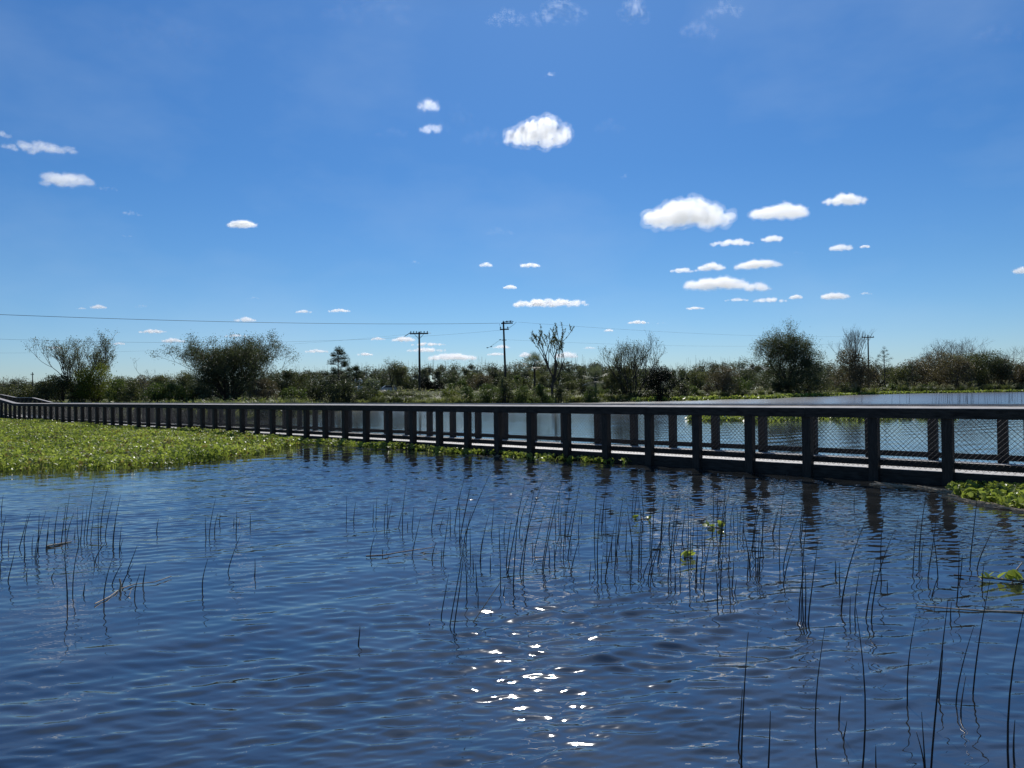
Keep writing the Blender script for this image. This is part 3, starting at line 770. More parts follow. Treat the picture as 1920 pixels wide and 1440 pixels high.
while px < 2350:
    sp_.append((px, R.uniform(300, 350), float(np.interp(px, TX, TY)) + R.uniform(-2, 7), R.uniform(36, 56))); px += R.uniform(15, 22)
px = -420
while px < 2350:
    sp_.append((px, R.uniform(270, 290), float(np.interp(px, TX, TY)) + R.uniform(8, 18), R.uniform(26, 40))); px += R.uniform(18, 30)
woods(sp_, 'far_woods', 'hazy grey-green line of woods beyond the lake shore')

# grass tufts on the bank
def tufts(lst, phrase, group, share=False, **kw):
    lst = sorted(lst)
    for i, (px, D, hm, wm, pl) in enumerate(lst):
        tuft(px, D, hm, wm, phrase if share else ORD[i] + ' ' + phrase, group, pl, **kw)
rr_ = []
for px in range(694, 1230, 14):
    D = float(np.interp(px, SX, SD)) + R.uniform(1.5, 7)
    rr_.append((px + R.uniform(-6, 6), D, R.uniform(.9, 1.4), R.uniform(2.0, 3.0), R.random() < .15))
for px in range(694, 1230, 17):
    D = float(np.interp(px, SX, SD)) + R.uniform(9, 22)
    rr_.append((px + R.uniform(-6, 6), D, R.uniform(.8, 1.3), R.uniform(2.0, 3.4), R.random() < .35))
tufts(rr_, 'rounded clump of arching grass on the middle bank', 'arching grass clumps on the middle bank', True)
rr_ = []
for px in range(1250, 1460, 14):
    D = float(np.interp(px, SX, SD)) + R.uniform(1.5, 9)
    rr_.append((px + R.uniform(-6, 6), D, R.uniform(.8, 1.5), R.uniform(1.2, 2.2), R.random() < .3))
tufts(rr_, 'arching grass clump at the shore left of the big oak', 'grass clumps left of the big oak', True)
rr_ = []
for px in range(1585, 1930, 9):
    D = float(np.interp(px, SX, SD)) + R.uniform(2, 12)
    rr_.append((px + R.uniform(-6, 6), D, R.uniform(1.3, 2.6), R.uniform(2, 3.6), R.random() < .75))
tufts(rr_, 'plumed grass clump on the right-hand shore', 'plumed grass clumps on the right-hand shore', True, n_=120)
rr_ = []
for px in range(0, 690, 17):
    D = float(np.interp(px, SX, SD)) + R.uniform(1.5, 5)
    rr_.append((px + R.uniform(-6, 6), D, R.uniform(.8, 1.4), R.uniform(1.2, 2.0), False))
tufts(rr_, 'grass clump on the left-hand shore seen past the boardwalk rail', 'grass clumps on the left-hand shore', True)

# low ground cover along the shore: stuff
mb = MB()
n_ = 40000
px = rng.uniform(-200, 2200, n_); t_ = rng.exponential(8, n_)
D = np.interp(px, SX, SD) + .6 + t_
X = (px - 960) / F * D; Z = ground_z(X, D)
ok = Z > -.02
X, D, Z = X[ok], D[ok], Z[ok]
pt = np.stack([X, D, Z + rng.uniform(.05, .38, len(X))], -1)
leaves(mb, pt, .36, .35, up=.35)
tag(mb.build('shore_growth', M['grass']), 'low weeds and grass covering the far bank', 'ground cover', kind='stuff')

# ------------------------------------------------------------------ floating water hyacinth
def inpoly(P, poly):
    x, y = P[:, 0], P[:, 1]; c = np.zeros(len(P), bool); n = len(poly); j = n - 1
    for i in range(n):
        xi, yi = poly[i]; xj, yj = poly[j]
        c ^= ((yi > y) != (yj > y)) & (x < (xj - xi) * (y - yi) / (yj - yi + 1e-12) + xi); j = i
    return c
def hyacinth(poly, dens, hmin, hmax, size, edge_fade=0.0):
    poly = np.array([(p_[0], p_[1]) for p_ in poly]); lo, hi = poly.min(0), poly.max(0)
    area = np.prod(hi - lo); n_ = int(area * dens)
    P = rng.uniform(lo, hi, (n_, 2)); P = P[inpoly(P, poly)]; n_ = len(P)
    # plants are rosettes: several leaves around each crown
    k = 5; P = np.repeat(P, k, 0) + rng.normal(size=(n_ * k, 2)) * .055; N = len(P)
    patch = .5 + .5 * np.sin(P[:, 0] * .9 + 1.7 * np.sin(P[:, 1] * .6)) * np.sin(P[:, 1] * .8 + 1.1 * np.sin(P[:, 0] * .5))
    z = rng.uniform(hmin, hmax, N) * (.45 + .75 * patch)
    s = size * rng.uniform(.7, 1.25, N)
    az = rng.uniform(0, 2 * math.pi, N); el = rng.uniform(.1, 1.45, N)
    u = np.stack([np.cos(az) * np.cos(el), np.sin(az) * np.cos(el), np.sin(el)], -1)         # blade direction
    v = np.stack([-np.sin(az), np.cos(az), np.zeros(N)], -1)
    w_ = np.cross(u, v)
    c = np.stack([P[:, 0], P[:, 1], z], -1)
    S = s[:, None]
    ring = [(-.5, 0, 0), (-.25, .40, .12), (.22, .42, .12), (.55, 0, .02), (.22, -.42, .12), (-.25, -.40, .12)]
    vs = np.stack([c + u * a * S + v * b_ * S + w_ * d * S for a, b_, d in ring], 1).reshape(-1, 3)
    k6 = np.arange(N)[:, None] * 6
    mb = MB(); mb.add(vs, np.concatenate([k6 + np.array([[0, 1, 2, 3]]), k6 + np.array([[0, 3, 4, 5]])]), 4)
    # stalks for a share of them
    q = rng.random(N) < .25; cq, uq = c[q], u[q]; vq = v[q] * .008
    b0 = cq - uq * s[q][:, None] * .5; r0 = b0.copy(); r0[:, 2] = 0; r0[:, :2] = b0[:, :2] - uq[:, :2] * .06
    mb.add(np.stack([r0 - vq, r0 + vq, b0 + vq, b0 - vq], 1).reshape(-1, 3), np.arange(q.sum() * 4).reshape(-1, 4), 4)
    return mb
def base_sheet(poly, mat, name):
    pass
def bxy(s, o): q = bp(s, o, 0); return (q[0], q[1])
edge = [(-260, 905), (0, 888), (60, 888), (120, 886), (180, 885), (240, 882), (300, 879), (350, 873), (400, 868), (440, 863), (480, 857), (515, 850), (535, 844), (560, 839)]
poly = [tuple(gp(x, y - 3)[:2]) for x, y in edge] + [bxy(26, .4), bxy(40, .4), bxy(60, .4), bxy(74, .4)]
mb = hyacinth(poly, 58, .03, .30, .083)
tag(mb.build('water_hyacinth_mat', M['hyacinth']), 'broad bright green mat of floating leaves at left in front of the boardwalk', 'water plants', kind='stuff')
ym_ = hyacinth(poly, 6, .05, .30, .085).build('yellowed_leaves', M['yellowed'], bpy.data.objects['water_hyacinth_mat']); ym_['kind'] = 'stuff'
def strip(s0, s1, o0, o1, dens, hm, label, nm='water_hyacinth_strip', sz=.085, wv=.25):
    ss = np.linspace(s0, s1, 40)
    pl = [bxy(s, o0 + wv * math.sin(s * 1.9) * .6 + wv * .5 * math.sin(s * 4.7 + 1)) for s in ss] + [bxy(s, o1) for s in ss[::-1]]
    tag(hyacinth(pl, dens, .02, hm, sz).build(nm, M['hyacinth']), label, 'water plants', kind='stuff'); return pl
strip(14.8, 28, -.75, .35, 60, .17, 'narrow band of floating leaves along the boardwalk right of the big mat')
strip(6.6, 14.6, -.42, .4, 60, .14, 'thin broken band of floating leaves under the middle of the boardwalk')
ed2 = [(1655, 908), (1700, 912), (1750, 916), (1785, 920), (1800, 934), (1840, 943), (1880, 950), (1920, 957), (2000, 972), (2150, 1000)]
pl = [tuple(gp(x, y)[:2]) for x, y in ed2[3:]] + [bxy(-5, .3), bxy(-1.6, .3), bxy(-.05, .0)]
tag(hyacinth(pl, 75, .02, .13, .085).build('water_hyacinth_patch', M['hyacinth']), 'bright green leaf patch in the right corner below the boardwalk', 'water plants', kind='stuff')
# pale dead stalks along the outer edge of that patch
mb = MB()
for i in range(240):
    j = R.randrange(len(ed2) - 2); f_ = R.random(); x = ed2[j][0] * (1 - f_) + ed2[j + 1][0] * f_; y = ed2[j][1] * (1 - f_) + ed2[j + 1][1] * f_
    q = gp(x + R.gauss(0, 2), y + R.gauss(1.0, 1.2)); a = R.uniform(-.5, .5); l_ = R.uniform(.05, .28)
    d = BD * math.cos(a) + BN * math.sin(a)
    mb.tube([np.array(q) + [0, 0, .006], np.array(q) + d * l_ + [0, 0, R.uniform(.006, .03)]], R.uniform(.004, .009), 4)
tag(mb.build('dead_stalks', M['straw']), 'pale dead stalks washed up along the right-hand leaf patch', 'plant debris', kind='stuff')
mb = MB()
for i in range(500):
    s = R.uniform(10.5, 27); q = bp(s, -.62 + R.gauss(0, .16) + .15 * math.sin(s * 1.9), .006); a = R.uniform(-.5, .5); l_ = R.uniform(.05, .22)
    d = BD * math.cos(a) + BN * math.sin(a)
    if math.sin(s * 1.3) + math.sin(s * .7 + 2) < -.2: continue
    mb.tube([q, q + d * l_ + [0, 0, R.uniform(0, .02)]], R.uniform(.003, .007), 4)
tag(mb.build('dead_stalks', M['straw']), 'pale dead stalks drifted against the middle of the boardwalk', 'plant debris', kind='stuff')
# mats on the far side of the boardwalk
def farmat(px0, px1, D0, D1, lab, dens=7):
    pl = []
    for f_ in np.linspace(0, 1, 24):
        px = px0 + (px1 - px0) * f_; D = D0 + 1.2 * math.sin(f_ * 17) + .8 * math.sin(f_ * 41); pl.append(((px - 960) / F * D, D))
    for f_ in np.linspace(1, 0, 24):
        px = px0 + (px1 - px0) * f_; D = D1 + .8 * math.sin(f_ * 23); pl.append(((px - 960) / F * D, D))
    tag(hyacinth(pl, dens, .03, .25, .22).build('water_hyacinth_band', M['hyacinth']), lab, 'water plants', kind='stuff')
farmat(1290, 1790, 40, 46, 'green band of floating leaves seen through the right-hand railing mesh')
# fringe of plants along the far waterline
pl = []
for px in np.linspace(1180, 1960, 60):
    D = float(np.interp(px, SX, SD)) + .5; pl.append(((px - 960) / F * D, D - 4 - 2 * math.sin(px * .05)))
for px in np.linspace(1960, 1180, 60):
    D = float(np.interp(px, SX, SD)) + 2; pl.append(((px - 960) / F * D, D))
tag(hyacinth(pl, 1.6, .05, .6, .5).build('shore_plants', M['hyacinth']), 'bright green fringe of plants along the far waterline', 'water plants', kind='stuff')

# small floating plants, each its own thing
def floater(x, y, w, label, n_=9, sz=.09):
    q = gp(x, y); t = thing('floating_plant', label, 'water plant', q)
    rr = w / F * q.y * .5
    mb = MB(); N = n_
    for i in range(N):
        a = R.uniform(0, 6.28); el = R.uniform(.05, 1.1); u = Vector((math.cos(a) * math.cos(el), math.sin(a) * math.cos(el), math.sin(el)))
        v = Vector((-math.sin(a), math.cos(a), 0)); w_ = u.cross(v); s = sz * R.uniform(.7, 1.2)
        c = Vector((R.uniform(-1, 1) * rr, R.uniform(-.5, .5) * rr, .015 + s * .5 * math.sin(el)))
        ring = [(-.5, 0, 0), (-.3, .36, .1), (.1, .46, .1), (.45, .25, .05), (.55, 0, 0), (.45, -.25, .05), (.1, -.46, .1), (-.3, -.36, .1)]
        vs = [tuple(c + u * a_ * s + v * b_ * s + w_ * d_ * s) for a_, b_, d_ in ring]
        mb.add(vs, [[0, 1, 2, 3], [0, 3, 4, 5], [0, 5, 6, 7]], 4)
    mb.build('leaves', M['hyacinth'], t, smooth=True)
    mb = MB()
    for i in range(6):
        a = R.uniform(0, 6.28); mb.tube([(0, 0, .004), (math.cos(a) * rr * .9, math.sin(a) * rr * .6, .012)], .004, 4)
    mb.build('stalks', M['straw'], t)
floater(1203, 974, 34, 'pale floating leaf clump behind the dense middle rushes', 9, .07)
floater(1340, 990, 36, 'bright green floating leaf clump right of the dense middle rushes, upper one', 10, .09)
floater(1290, 1046, 18, 'small yellow-green floating rosette among the middle rushes', 7, .085)
floater(1852, 1086, 26, 'small leafy tuft on the floating stick at right', 8, .06)
floater(1884, 1088, 24, 'two round green leaves standing on the floating stick at right', 4, .09)
floater(1904, 1090, 22, 'round green leaves at the frame edge on the floating stick at right', 4, .085)

# ------------------------------------------------------------------ floating sticks
def stick(pts, r0, r1, mat, label, name='floating_stick', cat='stick', z=None, extra=None):
    P = [gp(*p_[:2]) for p_ in pts]; c = P[0].copy(); t = thing(name, label, cat, c)
    Q = [np.array(p_ - c) + [0, 0, (z[i] if z else .013)] for i, p_ in enumerate(P)]
    mb = MB(); mb.tube(Q, np.linspace(r0, r1, len(Q)) * .65, 6); mb.build('stem', M[mat], t, smooth=True)
    return t, c
stick([(88, 1026), (110, 1022), (134, 1018)], .018, .010, 'straw', 'pale chewed stalk floating in the left rush patch')
t, c = stick([(178, 1135), (205, 1122), (225, 1107), (252, 1098), (290, 1094), (321, 1083)], .008, .006, 'straw', 'forked pale branch floating in front of the left rush patch', name='floating_branch', cat='branch')
mb = MB(); q = gp(225, 1107) - c; tp = at(224, 1085, gp(225, 1107).y) - c
mb.tube([tuple(q), tuple((q + tp) / 2 + Vector((.01, 0, 0))), tuple(tp)], [.01, .008, .006], 6); mb.build('side_branch', M['straw'], t, smooth=True)
stick([(686, 1045), (720, 1043), (760, 1036), (814, 1028)], .013, .006, 'twig', 'dark floating twig with white flecks left of the tall centre rushes')
stick([(1002, 1048), (1018, 1047)], .01, .006, 'twig', 'short dark twig between the centre rushes')
stick([(1720, 1139), (1780, 1144), (1850, 1149), (1990, 1153)], .006, .013, 'straw', 'long pale floating reed at the right edge below the leafy stick')
stick([(1788, 1080), (1840, 1085), (1900, 1092), (1990, 1099)], .006, .013, 'twig', 'dark floating stick carrying green leaves at the right edge')
p0 = gp(869, 1168); p1 = at(938, 1092, p0.y + .1)
t = thing('leaning_reed', 'pale dead reed leaning far to the right in front of the centre rushes', 'reed', p0)
mb = MB(); mb.tube([(0, 0, -.1), tuple(p1 - p0)], [.0045, .003], 5); mb.build('stem', M['straw'], t)
p0 = gp(1891, 1083); p1 = at(1917, 1055, p0.y + .05)
t = thing('leaning_reed', 'short pale broken stalk poking up from the leafy stick at right', 'reed', p0)
mb = MB(); mb.tube([(0, 0, -.02), tuple(p1 - p0)], [.008, .005], 5); mb.build('stem', M['straw'], t)
# ------------------------------------------------------------------ rushes: base and tip in photo pixels
A = """10,430,25,270;12,670,45,430;60,690,62,600;145,670,210,420;180,640,230,400;60,920,112,690;5,850,15,745;203,885,210,825;240,690,250,570;270,750,345,390;285,700,294,410;262,742,300,520;350,640,370,440;345,680,365,540;410,640,440,360;460,630,495,345;490,640,525,260;500,620,555,400;590,620,583,360;605,640,625,350;630,600,655,345;650,600,715,140;680,620,706,400;740,650,738,400;755,590,808,220;790,590,848,290;845,665,905,270;850,650,868,480;895,690,910,510;902,680,925,600;715,765,800,620;708,800,690,700;182,760,178,600;545,1010,612,560;505,1085,480,690;625,1020,638,925;780,1100,850,730;840,945,925,765;955,850,1030,650;915,955,1000,785;960,1040,985,980;1010,1035,1050,860;1072,955,1095,795;1175,550,1190,450;1545,600,1540,440;1568,590,1620,290;1610,570,1635,410;1648,490,1652,410;1752,500,1755,440;1770,570,1775,390;1790,500,1800,450;1875,520,1875,400;1710,855,1810,560;1518,990,1560,750;1910,880,1912,750;387,895,410,845;556,600,562,520"""
B = """38,400,38,200;92,400,110,240;238,380,240,260;260,385,268,205;322,440,355,175;340,485,345,220;350,420,385,245;430,440,460,290;458,450,490,90;497,435,500,390;530,460,545,280;675,455,730,165;737,455,768,350;530,650,598,345;218,645,255,490;308,640,306,590;680,680,710,550;748,695,755,590;762,680,815,270;818,470,822,290;850,455,938,10;885,530,875,180;890,540,980,70;895,500,960,170;920,530,1130,0;935,600,975,320;815,1170,942,400;845,1200,925,560;750,1100,805,785;940,970,920,640;970,680,965,440;990,740,985,640;1013,890,1005,710;1025,1000,1020,870;1040,690,1108,330;1045,680,1060,510;1118,740,1118,640;1125,500,1145,250;1187,590,1182,410;1195,910,1193,610;1215,950,1228,860;1220,530,1243,340;1238,720,1278,375;1250,770,1380,80;1290,880,1330,290;1340,780,1510,90;1362,830,1450,130;1335,490,1410,185;1355,530,1360,480;1445,640,1545,240;1435,640,1430,530;1505,770,1600,200;1515,770,1665,50;1560,690,1555,570;1600,740,1640,480;1600,700,1590,530;1608,480,1600,300;1635,480,1640,170;1650,540,1655,270;1665,650,1740,30;1680,530,1685,270;1700,655,1790,90;1698,510,1740,280;1722,620,1730,540;1800,390,1810,300;1905,740,1910,180;128,1310,140,1175;1122,1075,1122,1020;660,1160,662,1145"""
D_ = """65,900,78,310;85,980,110,420;110,990,125,790;140,980,210,570;150,850,150,570;120,570,130,400;140,600,148,390;180,500,180,420;210,960,245,640;215,790,220,440;225,800,280,330;235,700,265,500;185,810,190,640;292,770,300,550;325,890,312,750;335,880,325,560;347,760,295,350;360,510,390,260;340,520,355,290;390,920,390,620;410,900,415,560;420,600,385,340;430,520,410,180;385,500,390,420;475,770,475,400;500,540,545,170;425,960,520,720;460,1010,580,650;485,960,600,600;530,880,590,520;540,860,575,450;560,640,590,330;620,690,625,400;630,930,690,320;650,760,700,350;665,1050,665,900;670,690,710,560;700,900,715,720;715,690,720,610;775,1090,745,570;780,860,785,420;790,800,812,380;815,990,830,570;825,930,848,710;855,990,865,840;870,800,868,590;885,740,890,600;877,1060,950,600;945,650,955,200;975,640,990,190;985,540,1015,380;1000,790,1100,220;1045,760,1030,190;1005,1070,1030,740;1068,790,1075,590;1080,570,1110,390;1105,620,1095,450;1130,700,1125,440;1150,640,1175,350;1170,680,1175,440;980,1200,965,860;1075,1130,1068,920;1090,1070,1105,810;1110,1080,1125,985;1205,960,1210,810;1243,780,1320,230;1270,940,1275,640;1290,940,1360,240;1300,960,1310,700;1255,740,1340,330;1325,830,1335,350;1395,650,1440,460;1403,800,1400,750;1450,940,1505,180;1475,900,1615,440;1593,1270,1640,860;1610,1290,1612,1110;1625,1290,1668,420;1640,1290,1640,900;1663,1300,1732,720;1863,950,1863,840;1900,1080,1895,860"""
E = """22,275,52,145;725,470,752,180;755,445,800,20;765,440,780,300;800,490,845,170;850,490,812,190;820,580,850,480;945,610,955,340;960,500,972,370;1010,420,1050,40;1045,450,1130,240;1070,540,1080,420;430,130,430,50;367,650,485,210;410,710,412,580;435,700,457,460;490,690,535,400;517,710,628,260;567,520,580,150;597,540,597,505;337,460,337,405;250,1500,285,735;468,1500,440,640;0,1500,12,1155;355,1195,363,1080;378,1290,395,1205;541,1500,539,1330;697,1125,742,670;812,1500,900,600;855,1090,875,850;790,1500,768,1160;785,1500,742,1260;940,1130,1030,730;965,1185,990,980;1025,1070,1110,500;1205,1500,1280,640;1232,1420,1235,1200;915,710,918,610"""
stems = []
for txt, ox, oy, s in ((A, 0, 860, 4.0), (B, 640, 880, 4.0), (D_, 1100, 840, 4.0), (E, 1440, 900, 2.667)):
    for q in txt.split(';'):
        a, b_, c, d = map(float, q.split(','))
        stems.append((ox + a / s, oy + b_ / s, ox + c / s, oy + d / s))
stems += [(1390, 1475, 1403, 1185), (1385, 1400, 1392, 1292)]
_rs = random.Random(77)
for i in range(26):
    x_, y_ = _rs.gauss(1265, 95), _rs.uniform(985, 1110); h_ = _rs.uniform(25, 105)
    stems.append((x_, y_, x_ + h_ * _rs.gauss(.06, .10), y_ - h_))
def region(x, y):
    if y > 1290 or (x > 1690 and y > 1250): return 'in the lower right calm water'
    if x < 350: return 'in the left patch'
    if x < 640: return 'right of the left patch'
    if x < 840: return 'left of the centre clump'
    if x < 1090: return 'in the centre clump'
    if x < 1300: return 'in the dense patch right of centre'
    if x < 1480: return 'below the middle railing posts'
    if x < 1690: return 'right of the dense patch'
    return 'near the right edge'
cls = {}
for st in stems:
    bx, by, tx, ty = st
    b0 = gp(bx, by); H = at(tx, ty, b0.y).z
    ln = (tx - bx) / max(by - ty, 1)
    hc = 'short' if H < .35 else ('medium' if H < .8 else 'tall')
    lc = 'left-leaning' if ln < -.07 else ('far-leaning' if ln > .28 else ('right-leaning' if ln > .07 else 'upright'))
    cls.setdefault((region(bx, by), hc, lc), []).append((bx, st, H))
for (rg, hc, lc), lst in cls.items():
    lst.sort()
    for i, (bx, (bx_, by, tx, ty), H) in enumerate(lst):
        if len(lst) == 1: lab = '%s %s dark rush stem %s' % (hc, lc, rg)
        elif len(lst) <= 7: lab = '%s %s %s dark rush stem %s' % (ORD[i] + ' from left,', hc, lc, rg)
        else: lab = '%s %s dark rush stem %s' % (hc, lc, rg)
        b0 = gp(bx_, by); tp = at(tx, ty, b0.y + R.uniform(-.12, .12)) - b0
        u = np.linspace(0, 1, 7); bend = R.uniform(-.02, .03) * tp.z * (1 if tp.x >= 0 else -1)
        P = np.stack([tp.x * u ** 1.25 + bend * np.sin(u * math.pi) * -1, tp.y * u, tp.z * u], -1)
        P = np.concatenate([[[-.02 * tp.x, 0, -.12]], P])
        r0 = R.uniform(.0042, .0058)
        if by > 1290: r0 *= .85
        rd = np.concatenate([[r0], r0 * (1 - .72 * u ** 1.5)])
        mb = MB(); mb.tube(P, rd, 5)
        o = mb.build('rush_stem', M['rush'], smooth=True); o.location = b0
        tag(o, lab, 'rush', 'rush stems standing in the lake')
# rushes on the far water at right: one faint stand
mb = MB()
for i in range(70):
    px = R.choice([R.gauss(1800, 26), R.gauss(1880, 30), R.uniform(1600, 1930)]); D = R.uniform(60, 95)
    X = (px - 960) / F * D; h_ = R.uniform(.5, 1.5) + .35
    mb.tube([(X, D, -.1), (X + R.uniform(-.1, .15), D, h_)], [.014, .006], 3, cap=False)
tag(mb.build('far_rushes', M['rush']), 'faint stand of rushes on the far open water at right', 'rushes', kind='stuff')

# ------------------------------------------------------------------ utility poles and wires
def pole(px, D, ytop, label, arms, r0=.17, yaw=0.0, lean=0.0, extra=None):
    b0 = base_at(px, D); H = hgt(px, ytop, D, b0.z); t = thing('utility_pole', label, 'utility pole', b0)
    t.rotation_euler = (0, lean, yaw)
    mb = MB(); mb.tube([(0, 0, -.5), (0, 0, H * .5), (0, 0, H)], [r0, r0 * .85, r0 * .65], 10); mb.build('pole', M['pole'], t, smooth=True)
    for (dz, x0, x1, ins, br, th) in arms:
        z = H - dz; mb = MB(); mb.abox(x0, x1, -.20, -.08, z - th, z + th); arm = mb.build('crossarm', M['pole'], t)
        for xi in ins:
            mb = MB(); zz = z + th
            mb.tube([(xi, -.14, zz), (xi, -.14, zz + .06), (xi, -.14, zz + .07), (xi, -.14, zz + .16), (xi, -.14, zz + .17), (xi, -.14, zz + .28)], [.03, .03, .11, .11, .07, .06], 8)
            mb.build('insulator', M['metal'], arm, smooth=False)
        if br:
            for sg in (-1, 1):
                mb = MB(); mb.tube([(sg * .05, -.14, z - br), (sg * br * .85, -.14, z - th)], .035, 5); mb.build('brace', M['metal'], t)
    return t, H
pA, HA = pole(787, 118, 622, 'utility pole with one wide crossarm full of insulators, nearer the left', [(.30, -1.45, 1.45, (-1.3, -.85, -.4, .3, .8, 1.3), .85, .10)], .20)
mb = MB(); mb.tube([(1.9, -.14, HA - .25), (1.3, -.14, HA - .2)], .03, 5); mb.build('insulator', M['metal'], pA)
mb = MB(); mb.tube([(-1.4, -.14, HA - .15), (-2.3, -.3, HA - .75)], .05, 5); mb.build('insulator', M['metal'], pA)
pB, HB = pole(949, 108, 604, 'taller leaning utility pole with stacked crossarms beside the tall sparse tree',
              [(.18, -.35, 1.35, (.0, .5, 1.0), 0, .09), (1.05, -.55, .75, (-.45, .6), 0, .09), (2.6, -.35, .35, (), 0, .05)], .19, lean=math.radians(-1.4))
mb = MB(); mb.tube([(-.3, -.15, HB - .15), (.3, -.15, HB + .05), (1.1, -.15, HB + .12), (1.45, -.15, HB + .02)], .05, 5); mb.build('jumper_cable', M['metal'], pB)
mb = MB()
mb.tube([(-.4, -.1, HB - .9), (-.55, -.1, HB - .3), (-.7, -.1, HB - .05)], .02, 4)
mb.tube([(.75, -.1, HB - .9), (1.5, -.1, HB - .4), (1.9, -.1, HB - .05)], .02, 4); mb.build('jumper_cable', M['cable'], pB)
q0 = at(938, 637, 107); q1 = at(918, 651, 106)
mb = MB(); 
def loc(o, p): return tuple((Matrix.Translation(o.location) @ o.rotation_euler.to_matrix().to_4x4()).inverted() @ Vector(p))
mb.tube([loc(pB, q0), loc(pB, q1), loc(pB, at(912, 652, 106))], .016, 4)
for a in (at(921, 650, 106), at(914, 652, 106), at(938, 637, 107)):
    a = Vector(loc(pB, a)); mb.tube([a + Vector((-.14, 0, 0)), a, a + Vector((.14, 0, 0))], [.04, .08, .04], 6)
mb.build('guy_wire', M['metal'], pB)
pC, HC = pole(1629, 215, 628, 'distant utility pole with a single crossarm above the right-hand scrub', [(.7, -1.65, 1.65, (-1.5, 0.6, 1.5), 0, .13)], .24)
pole(61, 250, 698, 'small distant utility pole at the far left above the scrub', [(.8, -.5, .5, (-.4, .4), 0, .08)], .2)
def wire(P, sag, label, r=.018, n=28):
    P = [Vector(p_) for p_ in P]; pts = []
    a, b_ = P; u = np.linspace(0, 1, n)
    for t_ in u: pts.append(tuple(a.lerp(b_, t_) - Vector((0, 0, 4 * sag * t_ * (1 - t_)))))
    mb = MB(); mb.tube(pts, r, 4); o = mb.build('power_line', M['cable'])
    tag(o, label, 'power line', 'overhead wires')
wire((at(-420, 571, 60), at(934, 606, 108)), .62, 'upper dark wire running from the left edge to the taller pole', .021)
wire((at(-420, 616, 64), at(940, 619, 108)), 1.5, 'lower faint wire sagging from the left edge to the taller pole', .009)
wire((at(972, 604, 109), at(1622, 630, 214)), .9, 'faint wire running right from the taller pole to the distant pole', .011)
wire((at(952, 637, 109), at(1622, 641, 214)), 1.1, 'faint lower wire running right towards the distant pole', .009)
wire((at(-420, 655, 80), at(770, 626, 118)), 1.4, 'thin wire leading left from the wide-armed pole', .006)

# ------------------------------------------------------------------ field fence, car, tank
def fence(px0, px1, D0, D1, label, ph=1.25):
    a = base_at(px0, D0); t = thing('board_fence', label, 'fence', a); n = 14; bd = MB()
    pts = []
    for i in range(n + 1):
        f_ = i / n; px = px0 + (px1 - px0) * f_; D = D0 + (D1 - D0) * f_; q = base_at(px, D) - a; pts.append(q)
        mb = MB(); mb.abox(q.x - .08, q.x + .08, q.y - .08, q.y + .08, q.z - .2, q.z + ph + .1); mb.build('post', M['pole'], t)
    for i in range(n):
        for z in (.45, .85, 1.2):
            p_, q_ = pts[i] + Vector((0, -.1, z)), pts[i + 1] + Vector((0, -.1, z)); c = (p_ + q_) / 2; d = (q_ - p_) / 2
            bd.box(c, d * .999, (0, .02, 0), (0, 0, .075))
    bd.build('boards', M['pole'], t)
fence(690, 820, 150, 150, 'low dark board fence left of and below the wide-armed pole')
fence(1000, 1150, 165, 170, 'low dark board fence in the field behind the fan palms')
def car(px, D, label):
    b0 = base_at(px, D); t = thing('parked_car', label, 'car', b0); t.rotation_euler = (0, 0, .25)
    M['paint'] = roughmat('car_paint', (.42, .43, .45), (.45, .46, .48), 1, .3, .5, bump=0)
    M['glass'] = roughmat('car_glass', (.02, .02, .025), (.03, .03, .035), 1, .1, .5, bump=0)
    prof = [(-2.2, .35), (-2.25, .75), (-1.9, .95), (-1.1, 1.0), (-.5, 1.42), (.9, 1.45), (1.5, 1.02), (2.1, .95), (2.25, .7), (2.2, .35)]
    mb = MB(); k = len(prof)
    for sy, q in ((-.85, 0), (.85, 1)):
        mb.add([(x, sy, z) for x, z in prof], [list(range(k)) if q else list(range(k))[::-1]], k)
    vs = [(x, sy, z) for sy in (-.85, .85) for x, z in prof]
    mb.add(vs, [[i, (i + 1) % k, k + (i + 1) % k, k + i] for i in range(k)], 4)
    o = mb.build('body', M['paint'], t); bv = o.modifiers.new('b', 'BEVEL'); bv.width = .06; bv.segments = 2
    mb = MB()
    for sy in (-.857, .857): mb.add([(-.95, sy, 1.02), (-.45, sy, 1.36), (.85, sy, 1.38), (1.3, sy, 1.04)], [[0, 1, 2, 3]], 4)
    mb.build('window', M['glass'], t)
    for x in (-1.4, 1.4):
        for y in (-.82, .82):
            mb = MB(); mb.tube([(x, y - .1, .33), (x, y + .1, .33)], .33, 16); mb.build('wheel', M['glass'], t)
car(727, 146, 'small pale car parked beyond the bank left of the round-topped tree')
b0 = base_at(672, 118); H = hgt(672, 709, 118, b0.z)
t = thing('storage_tank', 'small white domed top showing between the shorter pine and the field', 'tank', b0)
M['white'] = roughmat('white_paint', (.62, .62, .6), (.75, .75, .73), 2, .5, .4, bump=.05)
mb = MB(); a = np.linspace(0, math.pi / 2, 7); rr2 = .62
mb.tube([(0, 0, 0), (0, 0, H - .4)] + [(0, 0, H - .4 + .4 * math.sin(x)) for x in a[1:]], [rr2, rr2] + [max(rr2 * math.cos(x), .01) for x in a[1:]], 20)
mb.build('shell', M['white'], t, smooth=True)

